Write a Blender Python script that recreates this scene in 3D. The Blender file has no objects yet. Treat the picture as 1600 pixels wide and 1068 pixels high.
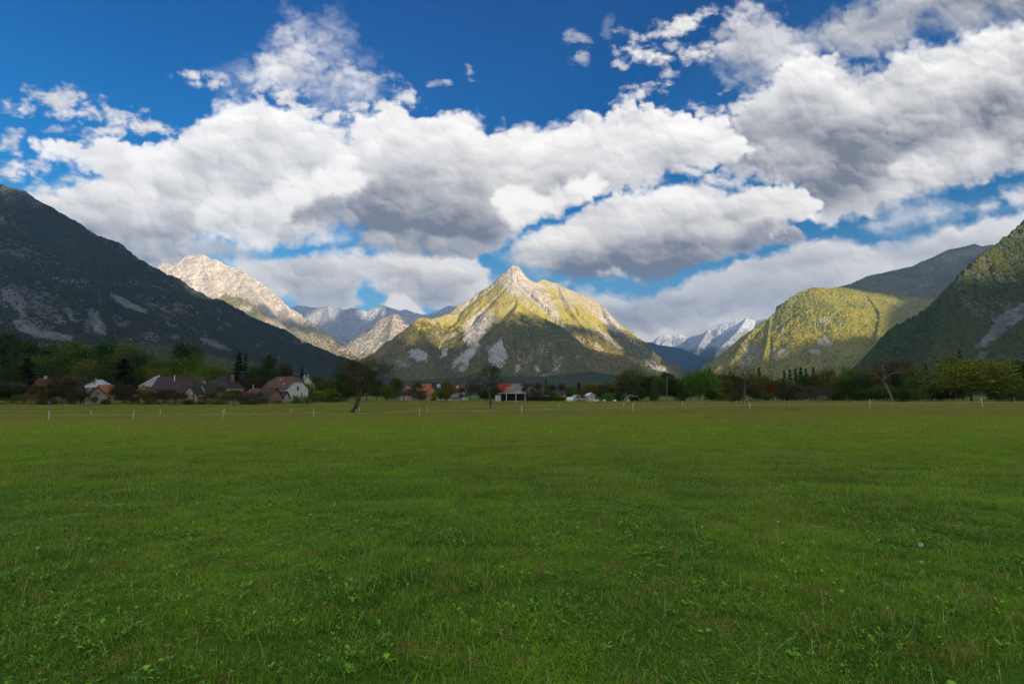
import bpy, bmesh, math, random
import numpy as np
from mathutils import Vector, Matrix, noise as mnoise

# ---------------------------------------------------------------- camera
FPX = 889.0                     # focal length in photo pixels (20 mm on a 36 mm frame, 1600 px)
HORIZ = 617.0                   # photo row of the true horizon
PITCH = math.atan((HORIZ - 534.0) / FPX)
CAM_Z = 1.62
CP, SP = math.cos(PITCH), math.sin(PITCH)
scene = bpy.context.scene
COL = scene.collection
cam_d = bpy.data.cameras.new('camera')
cam_d.lens = 36.0 * FPX / 1600.0; cam_d.sensor_width = 36.0
cam_d.clip_start = 0.1; cam_d.clip_end = 80000.0
cam = bpy.data.objects.new('camera', cam_d); COL.objects.link(cam)
cam.location = (0, 0, CAM_Z); cam.rotation_euler = (math.pi / 2 + PITCH, 0, 0)
scene.camera = cam

# ---------------------------------------------------------------- sun, exposure
SUN_PHI = math.radians(40)      # to the right of straight behind the camera
SUN_EL = math.radians(15)
LX, LY = -math.sin(SUN_PHI), math.cos(SUN_PHI)          # horizontal travel of the light
sun_d = bpy.data.lights.new('sun', 'SUN'); sun_d.energy = 5.0; sun_d.angle = math.radians(0.5)
sun_d.color = (1.0, 0.84, 0.62)
sun = bpy.data.objects.new('sun', sun_d); COL.objects.link(sun)
sun.rotation_euler = Vector((LX * math.cos(SUN_EL), LY * math.cos(SUN_EL), -math.sin(SUN_EL))).to_track_quat('-Z', 'Y').to_euler()
scene.view_settings.view_transform = 'Standard'; scene.view_settings.look = 'None'
scene.view_settings.exposure = 1.0; scene.view_settings.gamma = 1.0
scene.render.engine = 'CYCLES'
cy_ = scene.cycles
cy_.use_denoising = True; cy_.max_bounces = 5; cy_.diffuse_bounces = 2; cy_.glossy_bounces = 1
cy_.transmission_bounces = 2; cy_.volume_bounces = 0; cy_.transparent_max_bounces = 4
cy_.caustics_reflective = False; cy_.caustics_refractive = False
cy_.sample_clamp_indirect = 4.0

# ---------------------------------------------------------------- numeric helpers
def hash2(ix, iy, seed):
    h = (ix.astype(np.int64) * 374761393 + iy.astype(np.int64) * 668265263 + seed * 974634777) & 0xFFFFFFFF
    h = ((h ^ (h >> 13)) * 1274126177) & 0xFFFFFFFF
    h = (h ^ (h >> 16)) & 0xFFFFFFFF
    return h
def pnoise(x, y, seed=0):
    """gradient noise, about -1..1"""
    x0 = np.floor(x); y0 = np.floor(y)
    fx = x - x0; fy = y - y0
    ux = fx * fx * fx * (fx * (fx * 6 - 15) + 10); uy = fy * fy * fy * (fy * (fy * 6 - 15) + 10)
    def g(ax, ay, dx, dy):
        a = hash2(ax, ay, seed).astype(np.float32) * np.float32(2 * math.pi / 4294967296.0)
        return np.cos(a) * dx + np.sin(a) * dy
    n00 = g(x0, y0, fx, fy); n10 = g(x0 + 1, y0, fx - 1, fy)
    n01 = g(x0, y0 + 1, fx, fy - 1); n11 = g(x0 + 1, y0 + 1, fx - 1, fy - 1)
    a = n00 + ux * (n10 - n00); b = n01 + ux * (n11 - n01)
    return (a + uy * (b - a)) * 1.5
def fbm(x, y, octs=5, seed=0, gain=0.5, lac=2.03, mode=0):
    s = 0.0; a = 1.0; t = 0.0
    for o in range(octs):
        n = pnoise(x, y, seed + o * 17)
        if mode == 1: n = 1 - 2 * np.abs(n)          # ridged
        elif mode == 2: n = 2 * np.abs(n) - 1        # billow
        s = s + a * n; t += a; a *= gain
        x = x * lac + 13.7; y = y * lac - 7.3
    return s / t
def sstep(a, b, x):
    t = np.clip((x - a) / (b - a), 0, 1)
    return t * t * (3 - 2 * t)
def poly_sd(x, y, poly):
    """signed distance to a polygon, positive inside"""
    p = np.array(poly, dtype=np.float64)
    d2 = np.full(x.shape, 1e18); ins = np.zeros(x.shape, dtype=bool)
    n = len(p)
    for i in range(n):
        ax, ay = p[i]; bx, by = p[(i + 1) % n]
        ex, ey = bx - ax, by - ay
        t = np.clip(((x - ax) * ex + (y - ay) * ey) / (ex * ex + ey * ey + 1e-12), 0, 1)
        dx = x - (ax + t * ex); dy = y - (ay + t * ey)
        d2 = np.minimum(d2, dx * dx + dy * dy)
        if ay != by:
            c = ((ay > y) != (by > y)) & (x < (bx - ax) * (y - ay) / (by - ay) + ax)
            ins ^= c
    d = np.sqrt(d2)
    return np.where(ins, d, -d)
def blur(a, r):
    """box blur, twice"""
    r = int(r)
    for _ in range(2):
        for ax in (0, 1):
            pad = [(0, 0), (0, 0)]; pad[ax] = (r + 1, r)
            c = np.cumsum(np.pad(a, pad, mode='edge'), axis=ax)
            n = a.shape[ax]
            hi = np.take(c, np.arange(2 * r + 1, 2 * r + 1 + n), axis=ax)
            lo = np.take(c, np.arange(0, n), axis=ax)
            a = (hi - lo) / (2 * r + 1)
    return a

# ---------------------------------------------------------------- the clouds of the sky
AZ_HALF, EL0, EL1 = 60.0, -2.0, 56.0
def domes(x, y, seed):
    """rounded cells: 1 at a cell's middle, falling to its creases (smooth)"""
    x0 = np.floor(x); y0 = np.floor(y)
    acc = np.zeros(x.shape, np.float32)
    for j in (-1, 0, 1):
        for i in (-1, 0, 1):
            h = hash2(x0 + i, y0 + j, seed)
            ox = (h & 0xFFFF).astype(np.float32) / 65536; oy = ((h >> 16) & 0xFFFF).astype(np.float32) / 65536
            d2 = (x0 + i + ox - x) ** 2 + (y0 + j + oy - y) ** 2
            acc += np.exp(-9.0 * d2).astype(np.float32)
    return np.clip(1 + np.log(acc + 1e-6) / 9.0 / .55, 0, 1)
def cloud_map(W=2048):
    """colour and cover of the clouds over azimuth (columns) and elevation (rows, bottom first)"""
    Hh = int(W * (EL1 - EL0) / (2 * AZ_HALF)); q = W / 2400.0
    az = np.radians((np.arange(W) + .5) / W * 2 * AZ_HALF - AZ_HALF)
    el = np.radians((np.arange(Hh) + .5) / Hh * (EL1 - EL0) + EL0)
    AZ, EL = np.meshgrid(az, el)
    dx = np.sin(AZ) * np.cos(EL); dy = np.cos(AZ) * np.cos(EL); dz = np.sin(EL)
    cy = dy * math.cos(PITCH) + dz * math.sin(PITCH); cz = -dy * math.sin(PITCH) + dz * math.cos(PITCH)
    X = (800 + FPX * dx / cy).astype(np.float32); Y = (534 - FPX * cz / cy).astype(np.float32)
    def N(scale, octs, seed, mode=0, ax=1.0, ay=1.0):
        return fbm(X / (scale * ax), Y / (scale * ay), octs, seed, mode=mode)
    w1 = N(80, 3, 1); w2 = N(80, 3, 2); s1 = N(17, 3, 3); s2 = N(17, 3, 4)
    wx = X + 12 * w1 + 4.5 * s1; wy = Y + 10 * w2 + 4.0 * s2
    near = np.clip((HORIZ - Y) / 400, 0.25, 1.2)
    d1 = domes(wx / 95, wy / 70, 31); d2 = domes(wx / 44 + .3 * w1, wy / 33, 32)
    d3 = domes(wx / 20 + .4 * s1, wy / 16, 33); d4 = domes(X / 9 + .5 * s1, Y / 8 + .5 * s2, 34)
    wisp = fbm((X + .4 * Y) / 46, (Y - .15 * X) / 22, 6, 21, gain=.70)
    lump = .50 * d1 + .30 * d2 + .14 * d3 + .06 * d4
    def emb(f, sx, sy):
        return f - np.roll(np.roll(f, int(round(sy * q)), axis=0), int(round(sx * q)), axis=1)
    # rows count upwards, so a roll by -n brings the value n rows higher up
    soft_ = blur(lump, 2 * q); e_ti = emb(d4, -1, -2)
    e_big = emb(blur(d1, 9 * q), -9, -18); e_mid = emb(blur(d2, 4 * q), -4, -9); e_sm = emb(blur(d3, 1 * q), -2, -4)
    patch = .5 + .5 * N(150, 3, 77)
    C = np.zeros(X.shape + (3,), np.float32); A = np.zeros(X.shape, np.float32)
    WHITE = np.array([.90, .86, .81], np.float32); GREY = np.array([.185, .188, .200], np.float32)
    def lay(poly, amp=14, soft=6, lum=1.0, darks=(), bill=1.0, opac=1.0, base=0.0, rim=.1, shade=.30):
        xs = [p[0] for p in poly]; ys = [p[1] for p in poly]
        sel = (X > min(xs) - 70) & (X < max(xs) + 70) & (Y > min(ys) - 70) & (Y < max(ys) + 70)
        rr = np.where(sel.any(axis=1))[0]; cc = np.where(sel.any(axis=0))[0]
        if len(rr) == 0: return
        S = (slice(rr[0], rr[-1] + 1), slice(cc[0], cc[-1] + 1))
        x, y, nr = wx[S], wy[S], near[S]
        sd = poly_sd(x, y, poly) + ((lump[S] - .55) * amp * 1.5 + (d3[S] - .5) * amp * .35 + wisp[S] * amp * .55 + (d4[S] - .5) * amp * .18) * (0.4 + .6 * nr)
        sv = soft * (1.0 + 1.8 * sstep(.35, .8, patch[S]))
        a = sstep(-sv * .5, sv, sd) * opac
        a *= 1 - .25 * np.clip(1 - sd / (3.0 * soft + 6), 0, 1) * np.clip(.5 - wisp[S], 0, 1)
        sh = np.full(x.shape, lum, np.float32)
        sh += rim * (1 - sstep(0, 34, sd)) - rim * .3
        for dp, dv, feather in darks:
            k = sstep(-feather, feather, poly_sd(x, y, dp) + (w1[S] * .8 + (lump[S] - .55) * 1.6 + wisp[S] * .35) * feather)
            sh = sh + k * (dv - sh)
        # cloud standing above shades what is under it (rows count upwards)
        body = sstep(-4, 14, sd); n_ = max(3, int(46 * q)); cum = np.cumsum(body[::-1], axis=0)[::-1]
        ab = np.zeros_like(body); ab[:-2 * n_] = (cum[:-2 * n_] - cum[2 * n_:]) / (2 * n_); ab[-2 * n_:] = cum[-2 * n_:] / (2 * n_)
        ab = blur(ab, 5 * q)
        sh -= shade * np.clip(ab - .25, 0, 1) * (1.0 + .9 * (.55 - soft_[S]) + .5 * w1[S])
        m = bill * (.45 + .55 * patch[S])
        sh += m * (e_big[S] * .42 + e_mid[S] * .30 + e_sm[S] * .24 + e_ti[S] * .04) + .07 * w1[S] + .05 * wisp[S] + .28 * (soft_[S] - .62) * bill
        sh = np.clip(sh, 0.0, 1.1)
        col = GREY + (WHITE - GREY) * sh[..., None]
        warm = np.clip((y - 250) / 300, 0, 1)[..., None] * np.clip(sh, 0, 1)[..., None]
        col = col * (1 + warm * np.array([.03, -.02, -.10]))
        a = a[..., None]
        C[S] = C[S] * (1 - a) + col * a
        A[S] = A[S] * (1 - a[..., 0]) + a[..., 0]
    for args, kw in CLOUDS:
        lay(args, **kw)
    for (x, y, rx, ry, rot, op) in SCRAPS:
        sel = (np.abs(X - x) < 1.6 * max(rx, ry) + 20) & (np.abs(Y - y) < 1.6 * max(rx, ry) + 20)
        rr = np.where(sel.any(axis=1))[0]; cc = np.where(sel.any(axis=0))[0]
        if len(rr) == 0: continue
        S = (slice(rr[0], rr[-1] + 1), slice(cc[0], cc[-1] + 1))
        c, s = math.cos(math.radians(rot)), math.sin(math.radians(rot))
        u = ((wx[S] - x) * c + (wy[S] - y) * s) / rx; v = (-(wx[S] - x) * s + (wy[S] - y) * c) / ry
        d = 1 - np.sqrt(u * u + v * v)
        a = sstep(-.30, 1.45, d + wisp[S] * 2.0 + (d3[S] - .5) * .7 + (d4[S] - .5) * .3) * op * 1.05
        a *= sstep(-.9, -.3, d)
        sh = np.clip(.80 + .3 * e_sm[S] + .3 * e_mid[S] + .10 * w1[S], 0, 1.05)
        col = GREY + (WHITE - GREY) * sh[..., None]
        a = a[..., None]
        C[S] = C[S] * (1 - a) + col * a
        A[S] = A[S] * (1 - a[..., 0]) + a[..., 0]
    C = C / np.maximum(A, 1e-4)[..., None]
    return C.astype(np.float32), np.clip(A, 0, 1).astype(np.float32), X, Y
BANK = [(1140,188),(1175,215),(1165,245),(1110,262),(1060,270),(1020,285),(960,297),(905,320),(865,345),(815,352),(798,372),(775,392),(735,400),(680,398),(600,396),(566,384),(560,362),(530,352),(505,362),(470,376),(440,386),(405,384),(385,372),(350,380),(310,374),(290,400),(320,420),(240,430),(120,390),(55,318),(48,298),(80,290),(120,284),(150,272),(118,256),(60,240),(52,226),(90,216),(140,220),(190,224),(240,228),(270,215),(298,206),(318,186),(345,168),(370,158),(400,154),(432,160),(455,168),(475,184),(500,190),(530,195),(548,206),(553,190),(570,178),(600,168),(628,166),(652,178),(676,187),(700,182),(738,182),(750,196),(762,204),(785,197),(812,199),(850,204),(880,200),(908,186),(932,176),(960,174),(990,167),(1020,163),(1050,174),(1082,179),(1110,176)]
CLOUDS = [
  # far low bank right of centre and behind the right-hand hills
  ([(860,470),(905,452),(950,455),(1000,466),(1055,452),(1085,432),(1125,426),(1150,408),(1200,402),(1245,382),(1300,370),(1352,374),(1400,378),(1432,374),(1455,360),(1520,350),(1600,334),(1900,300),(2300,330),(2300,640),(860,640),(800,520)],
   dict(amp=12, soft=8, lum=.80, bill=.6, shade=.10, darks=[([(900,500),(1150,440),(1300,425),(1330,470),(1150,500),(1000,540),(880,540)], .46, 26), ([(950,480),(1080,462),(1180,470),(1100,500),(960,510)], .36, 14), ([(1150,415),(1260,400),(1330,398),(1300,412),(1200,425)], .50, 14), ([(1380,392),(1480,378),(1560,372),(1500,400),(1400,408)], .52, 14), ([(880,535),(1200,500),(1200,620),(860,620)], .78, 20)])),
  ([(1345,352),(1400,330),(1440,322),(1500,316),(1560,320),(1540,332),(1470,338),(1430,346),(1400,356),(1375,362)], dict(amp=14, soft=14, lum=.84, opac=.85)),
  ([(1565,300),(1620,285),(1700,290),(1700,330),(1580,322)], dict(amp=14, soft=14, lum=.84, opac=.85)),
  # low clouds left of the central peak
  ([(352,410),(400,402),(440,406),(480,400),(520,390),(558,391),(578,402),(600,392),(640,391),(690,400),(742,405),(768,426),(770,448),(745,470),(700,480),(650,476),(605,462),(572,446),(556,462),(570,478),(540,482),(470,478),(430,470),(380,440)],
   dict(amp=13, soft=7, lum=.88, darks=[([(400,415),(470,408),(520,425),(560,440),(540,470),(470,468),(430,440)], .55, 16), ([(590,425),(650,428),(740,440),(730,470),(650,476),(600,460)], .62, 12)])),
  ([(598,478),(612,464),(632,462),(648,470),(668,484),(668,500),(600,500)], dict(amp=7, soft=5, lum=1.0)),
  ([(690,478),(760,440),(800,430),(800,500),(700,500)], dict(amp=10, soft=14, lum=.84, opac=.6)),
  # large cloud upper right
  ([(1115,80),(1124,52),(1158,28),(1200,22),(1240,40),(1290,42),(1318,18),(1378,4),(1420,-60),(1900,-200),(2100,0),(1700,60),(1560,42),(1500,48),(1430,40),(1398,72),(1345,84),(1300,78),(1262,92),(1236,112),(1200,124),(1150,118)],
   dict(amp=22, soft=24, lum=.72, bill=.8, opac=.90, darks=[([(1280,30),(1500,-20),(1900,-100),(1900,60),(1500,40),(1300,70)], .34, 34)])),
  ([(1148,178),(1178,150),(1208,138),(1214,114),(1244,97),(1270,84),(1300,88),(1322,102),(1346,112),(1380,106),(1402,88),(1430,75),(1470,71),(1512,58),(1550,48),(1605,34),(1900,-40),(2300,0),(2300,330),(1750,250),(1610,270),(1545,284),(1470,296),(1400,320),(1345,338),(1290,345),(1255,318),(1250,292),(1200,284),(1130,270),(1120,236),(1140,205)],
   dict(amp=15, soft=9, lum=.86, shade=.34, darks=[([(1130,200),(1240,165),(1340,182),(1440,168),(1540,150),(1640,130),(1640,190),(1540,200),(1440,222),(1340,268),(1260,300),(1190,280),(1130,262)], .42, 36),
     ([(1250,262),(1330,240),(1400,228),(1470,238),(1400,262),(1350,300),(1290,330),(1262,310)], .34, 22),
     ([(1380,262),(1440,240),(1620,196),(1700,200),(1700,250),(1560,268),(1440,290)], .80, 16)])),
  # great bank across the left and the middle
  (BANK, dict(amp=17, soft=7, lum=1.0, shade=.24, darks=[
     ([(300,240),(420,205),(520,240),(500,290),(360,300),(260,290)], .80, 34),
     ([(60,330),(200,345),(300,350),(330,385),(330,440),(120,420)], .40, 34),
     ([(100,300),(200,310),(290,320),(290,350),(100,340)], .84, 20),
     ([(470,318),(540,298),(600,270),(620,235),(700,240),(780,280),(800,330),(790,380),(740,405),(600,402),(556,380),(530,352),(470,360)], .62, 36),
     ([(448,338),(500,316),(560,305),(640,300),(720,322),(780,345),(780,378),(740,402),(600,400),(556,380),(540,352),(490,360),(452,358)], .27, 34),
     ([(860,250),(980,235),(1090,235),(1150,240),(1080,275),(960,300),(870,330)], .72, 26),
     ([(560,350),(640,342),(700,372),(640,398),(566,388)], .36, 12),
     ])),
  # bright billow standing in front of the bank on the left
  ([(300,352),(304,330),(322,316),(352,312),(400,300),(450,276),(500,262),(550,262),(580,280),(560,298),(510,306),(470,326),(450,345),(440,372),(415,390),(385,394),(360,384),(330,376)], dict(amp=11, soft=9, lum=1.0, bill=1.1, opac=.9)),
  ([(290,378),(340,374),(400,394),(420,402),(390,410),(330,402),(300,408),(280,398)], dict(amp=9, soft=10, lum=.30, opac=.95)),
  ([(430,352),(470,338),(500,345),(525,366),(500,374),(470,366)], dict(amp=9, soft=10, lum=.86, opac=.8)),
  ([(500,362),(540,368),(552,374),(520,378),(480,378)], dict(amp=6, soft=8, lum=.92, opac=.9)),
  # centre cloud with the dark base
  ([(795,372),(830,358),(862,350),(900,326),(932,318),(960,306),(992,300),(1022,290),(1062,284),(1100,286),(1142,300),(1200,290),(1250,292),(1286,318),(1270,340),(1236,346),(1252,356),(1262,372),(1236,380),(1190,384),(1150,400),(1100,408),(1060,432),(1040,440),(980,436),(900,436),(860,426),(820,412),(796,396)],
   dict(amp=12, soft=6, lum=.93, bill=1.1, darks=[([(800,385),(850,392),(900,382),(960,380),(1040,368),(1110,372),(1180,362),(1235,352),(1265,370),(1190,392),(1130,412),(1060,445),(960,446),(880,440),(810,415)], .26, 20), ([(880,420),(980,405),(1080,408),(1040,440),(900,440)], .14, 14), ([(1000,330),(1100,325),(1180,330),(1150,350),(1030,355)], .72, 16)])),
  ([(766,308),(776,294),(800,288),(830,290),(850,302),(872,290),(898,276),(926,274),(946,288),(930,306),(890,322),(866,340),(836,350),(802,352),(778,330)], dict(amp=10, soft=5, lum=1.02, bill=1.1)),
  ([(780,400),(800,385),(850,398),(880,415),(850,430),(800,420)], dict(amp=10, soft=12, lum=.6, opac=.8)),
  # ragged cloud high above the bank
  ([(462,44),(482,62),(512,60),(522,72),(498,78),(486,84),(520,98),(548,112),(574,128),(572,146),(535,158),(492,150),(452,142),(420,126),(380,122),(386,108),(412,96),(430,74),(455,62)], dict(amp=30, soft=44, lum=.92, opac=.92)),
]
SCRAPS = [(330,127,42,11,8,.9),(300,122,18,8,0,.8),(455,152,30,16,30,.85),(470,172,34,12,20,.85),(440,150,50,10,30,.7),(520,182,22,10,10,.9),(560,168,24,10,-20,.8),(590,165,26,8,0,.8),
 (635,152,24,14,20,.8),(560,112,50,9,14,.5),(700,125,10,5,0,.5),(735,106,8,6,20,.5),(740,122,8,4,0,.35),(680,127,12,4,-10,.35),
 (30,168,28,10,-4,.9),(55,148,20,8,30,.6),(95,158,26,20,28,.75),(130,176,44,12,18,.8),(185,176,44,9,4,.7),(225,190,30,9,10,.75),(170,200,48,11,-2,.9),(250,197,34,9,4,.8),(100,150,40,7,6,.5),(160,162,10,8,0,.5),(90,197,26,5,0,.45),
 (10,232,34,13,4,.95),(35,262,44,12,6,.95),(18,272,40,10,2,.9),(120,276,20,7,6,.6),(18,206,14,6,0,.5),(290,208,12,5,-10,.5),
 (1075,32,34,15,-20,.92),(1040,48,40,14,-10,.75),(1010,82,44,12,8,.92),(1085,86,28,15,-12,.92),(975,104,16,9,-10,.8),(1048,72,16,8,0,.5),(990,52,26,7,10,.55),(903,60,18,12,20,.5),(902,95,11,16,-10,.45),(948,42,10,22,10,.15),
 (1005,145,36,12,-20,.85),(1048,118,10,12,0,.7),(1160,12,26,12,-30,.55),(930,178,14,6,-20,.7),(1130,142,12,5,-10,.4),(900,196,22,8,-20,.8),(1100,165,24,8,10,.6),(1150,170,20,12,-30,.6),
 (1190,270,34,10,10,.6),(1090,270,44,12,10,.75),(1130,282,30,8,0,.6),(1240,300,30,12,0,.6),(970,285,30,8,0,.5),
 (600,448,20,9,0,.5),(960,430,26,8,6,.6),(880,446,30,6,0,.5),(1215,362,14,14,-40,.7)]
# ---------------------------------------------------------------- node helpers
class NT:
    def __init__(s, tree): s.t = tree; s.n = tree.nodes; s.l = tree.links
    def new(s, typ, **kw):
        n = s.n.new(typ)
        for k, v in kw.items():
            if k == 'inp':
                for a, b in v.items():
                    if isinstance(b, bpy.types.NodeSocket): s.l.new(b, n.inputs[a])
                    else: n.inputs[a].default_value = b
            else: setattr(n, k, v)
        return n
    def math(s, op, a, b=0.0, c=0.0, clamp=False):
        n = s.n.new('ShaderNodeMath'); n.operation = op; n.use_clamp = clamp
        for i, v in enumerate((a, b, c)):
            if isinstance(v, bpy.types.NodeSocket): s.l.new(v, n.inputs[i])
            else: n.inputs[i].default_value = v
        return n.outputs[0]
    def mix(s, f, a, b, mode='MIX'):
        n = s.n.new('ShaderNodeMix'); n.data_type = 'RGBA'; n.blend_type = mode
        for i, v in ((0, f), (6, a), (7, b)):
            if isinstance(v, bpy.types.NodeSocket): s.l.new(v, n.inputs[i])
            elif i == 0: n.inputs[0].default_value = v
            else: n.inputs[i].default_value = (*v, 1.0) if len(v) == 3 else v
        return n.outputs[2]
    def noise(s, vec, scale, detail=4, rough=.55, typ='FBM', dist=0.0):
        n = s.n.new('ShaderNodeTexNoise'); n.noise_type = typ
        n.inputs['Scale'].default_value = scale; n.inputs['Detail'].default_value = detail
        n.inputs['Roughness'].default_value = rough; n.inputs['Distortion'].default_value = dist
        if vec is not None: s.l.new(vec, n.inputs['Vector'])
        return n.outputs['Fac']
    def vor(s, vec, scale, out='Distance', feature='F1'):
        n = s.n.new('ShaderNodeTexVoronoi'); n.feature = feature
        n.inputs['Scale'].default_value = scale
        if vec is not None: s.l.new(vec, n.inputs['Vector'])
        return n.outputs[out]
    def ramp(s, f, stops):
        n = s.n.new('ShaderNodeValToRGB'); e = n.color_ramp.elements
        while len(e) < len(stops): e.new(0.5)
        for k, (p, c) in enumerate(stops):
            e[k].position = p; e[k].color = (*c, 1.0) if len(c) == 3 else c
        s.l.new(f, n.inputs[0]); return n.outputs[0]
    def map(s, f, a, b, c=0.0, d=1.0):
        n = s.n.new('ShaderNodeMapRange'); n.clamp = True; n.interpolation_type = 'SMOOTHSTEP'
        s.l.new(f, n.inputs[0])
        for i, v in enumerate((a, b, c, d)): n.inputs[1 + i].default_value = v
        return n.outputs[0]
    def pos(s): return s.new('ShaderNodeNewGeometry').outputs['Position']
    def attr(s, name): return s.new('ShaderNodeAttribute', attribute_name=name)
MATS = {}
def material(name, rough=.9, spec=.2):
    m = bpy.data.materials.new(name); m.use_nodes = True; m.node_tree.nodes.clear()
    t = NT(m.node_tree)
    b = t.new('ShaderNodeBsdfPrincipled'); b.inputs['Roughness'].default_value = rough
    b.inputs['Specular IOR Level'].default_value = spec
    o = t.new('ShaderNodeOutputMaterial'); t.l.new(b.outputs[0], o.inputs['Surface'])
    MATS[name] = m
    return m, t, b
def bump(t, b, h, strength, dist):
    n = t.new('ShaderNodeBump', inp={'Strength': strength, 'Distance': dist, 'Height': h})
    t.l.new(n.outputs[0], b.inputs['Normal'])

# ---------------------------------------------------------------- world: Nishita sky with the day's clouds
def build_world():
    Cc, Aa, _, _ = cloud_map(CLOUD_W)
    Hh, Ww = Aa.shape
    img = bpy.data.images.new('cloud_cover', Ww, Hh, alpha=True, float_buffer=True)
    img.colorspace_settings.name = 'Non-Color'; img.alpha_mode = 'CHANNEL_PACKED'
    img.pixels.foreach_set(np.concatenate([Cc, Aa[..., None]], axis=2).astype(np.float32).ravel())
    img.update(); img.pack()
    w = bpy.data.worlds.new('World'); scene.world = w; w.use_nodes = True
    w.node_tree.nodes.clear(); t = NT(w.node_tree)
    STR = 0.1
    co = t.new('ShaderNodeTexCoord').outputs['Generated']
    sp = t.new('ShaderNodeSeparateXYZ'); t.l.new(co, sp.inputs[0])
    X, Y, Z = sp.outputs
    az = t.math('ARCTAN2', X, Y)
    el = t.math('ARCSINE', Z)
    u = t.math('ADD', t.math('DIVIDE', az, math.radians(2 * AZ_HALF)), .5)
    v = t.math('DIVIDE', t.math('SUBTRACT', el, math.radians(EL0)), math.radians(EL1 - EL0))
    cv = t.new('ShaderNodeCombineXYZ', inp={0: u, 1: v, 2: 0.0})
    it = t.new('ShaderNodeTexImage', extension='CLIP', interpolation='Cubic'); it.image = img
    t.l.new(cv.outputs[0], it.inputs[0])
    sky = t.new('ShaderNodeTexSky', sky_type='NISHITA'); sky.sun_disc = False
    sky.sun_elevation = SUN_EL; sky.sun_rotation = math.pi - SUN_PHI
    sky.altitude = 450; sky.air_density = SKY_AIR; sky.dust_density = SKY_DUST; sky.ozone_density = SKY_OZONE
    graded = t.mix(1.0, sky.outputs[0], t.ramp(Z, [(.0, (1.1, 1.12, 1.05)), (.20, (.92, 1.08, 1.05)), (.36, (.36, .74, 1.0)), (.60, (.0, .41, .90))]), 'MULTIPLY')
    hs = t.new('ShaderNodeHueSaturation', inp={'Saturation': SKY_SAT, 'Value': SKY_VAL, 'Color': graded})
    cl = t.new('ShaderNodeVectorMath', operation='SCALE'); t.l.new(it.outputs['Color'], cl.inputs[0]); cl.inputs['Scale'].default_value = CLOUD_GAIN / STR
    # broken cloud of the same kind over the rest of the sky
    zz = t.math('ADD', t.math('MAXIMUM', Z, 0.0), .12)
    pl = t.new('ShaderNodeCombineXYZ', inp={0: t.math('DIVIDE', X, zz), 1: t.math('DIVIDE', Y, zz), 2: 0.0}).outputs[0]
    cn = t.noise(pl, .75, 6, .55); cs = t.noise(pl, 1.6, 4, .5)
    outside = t.math('MAXIMUM', t.map(t.math('ABSOLUTE', az), math.radians(49), math.radians(58)), t.map(el, math.radians(42), math.radians(52)))
    am = t.math('MULTIPLY', t.math('MULTIPLY', t.map(cn, .44, .56), outside), t.map(Z, -.02, .04))
    oc = t.ramp(cs, [(.3, tuple(v * OUT_GAIN / STR for v in (.42, .43, .46))), (.7, tuple(v * OUT_GAIN / STR for v in (.95, .93, .90)))])
    out = t.mix(it.outputs['Alpha'], hs.outputs[0], cl.outputs[0])
    out = t.mix(am, out, oc)
    bg = t.new('ShaderNodeBackground', inp={'Color': out, 'Strength': STR})
    o = t.new('ShaderNodeOutputWorld'); t.l.new(bg.outputs[0], o.inputs['Surface'])
    w.cycles.sampling_method = 'MANUAL'; w.cycles.sample_map_resolution = 512
CLOUD_W = 2048; CLOUD_GAIN = 0.65; OUT_GAIN = 1.02
SKY_AIR, SKY_DUST, SKY_OZONE = 1.0, 0.4, 3.0
SKY_LOW = (.85, .98, 1.0); SKY_MID = (.34, .74, 1.0); SKY_HIGH = (.0, .45, .92); SKY_SAT = 1.2; SKY_VAL = .62
build_world()

# ---------------------------------------------------------------- placing by bearing and distance
def ray(px, py):
    x = (px - 800.0) / FPX; z = (534.0 - py) / FPX
    return np.array([x, CP - z * SP, SP + z * CP])
def at(px, py, d):
    """the point seen at (px, py) whose forward distance is d"""
    r = ray(px, py); k = d / r[1]
    return np.array([r[0] * k, d, CAM_Z + r[2] * k])
def to_px(x, y, z):
    z = z - CAM_Z
    cy = y * CP + z * SP; cz = -y * SP + z * CP
    cy = np.where(np.abs(cy) < 1e-3, 1e-3, cy)
    return 800 + FPX * x / cy, 534 - FPX * cz / cy
def finish(o, label=None, cat=None, group=None, kind=None):
    if label: o['label'] = label
    if cat: o['category'] = cat
    if group: o['group'] = group
    if kind: o['kind'] = kind
    return o
def grid_mesh(name, V, rows, cols, mat, attrs=None, keep=None, smooth=True):
    idx = np.arange(rows * cols).reshape(rows, cols)
    q = np.stack([idx[:-1, :-1], idx[:-1, 1:], idx[1:, 1:], idx[1:, :-1]], -1).reshape(-1, 4)
    if keep is not None: q = q[keep.ravel()[q].any(axis=1)]
    used = np.zeros(rows * cols, bool); used[q.ravel()] = True
    remap = np.cumsum(used) - 1
    q = remap[q]; V = V[used]
    me = bpy.data.meshes.new(name)
    me.vertices.add(len(V)); me.vertices.foreach_set('co', V.astype(np.float32).ravel())
    me.loops.add(q.size); me.loops.foreach_set('vertex_index', q.astype(np.int32).ravel())
    me.polygons.add(len(q))
    me.polygons.foreach_set('loop_start', np.arange(0, q.size, 4, dtype=np.int32))
    me.polygons.foreach_set('use_smooth', np.full(len(q), smooth))
    me.update(calc_edges=True)
    for k, a in (attrs or {}).items():
        at_ = me.attributes.new(k, 'FLOAT_COLOR', 'POINT')
        a = a.reshape(-1, 4)[used].astype(np.float32)
        at_.data.foreach_set('color', a.ravel())
    me.materials.append(mat)
    o = bpy.data.objects.new(name, me); COL.objects.link(o)
    return o

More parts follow.
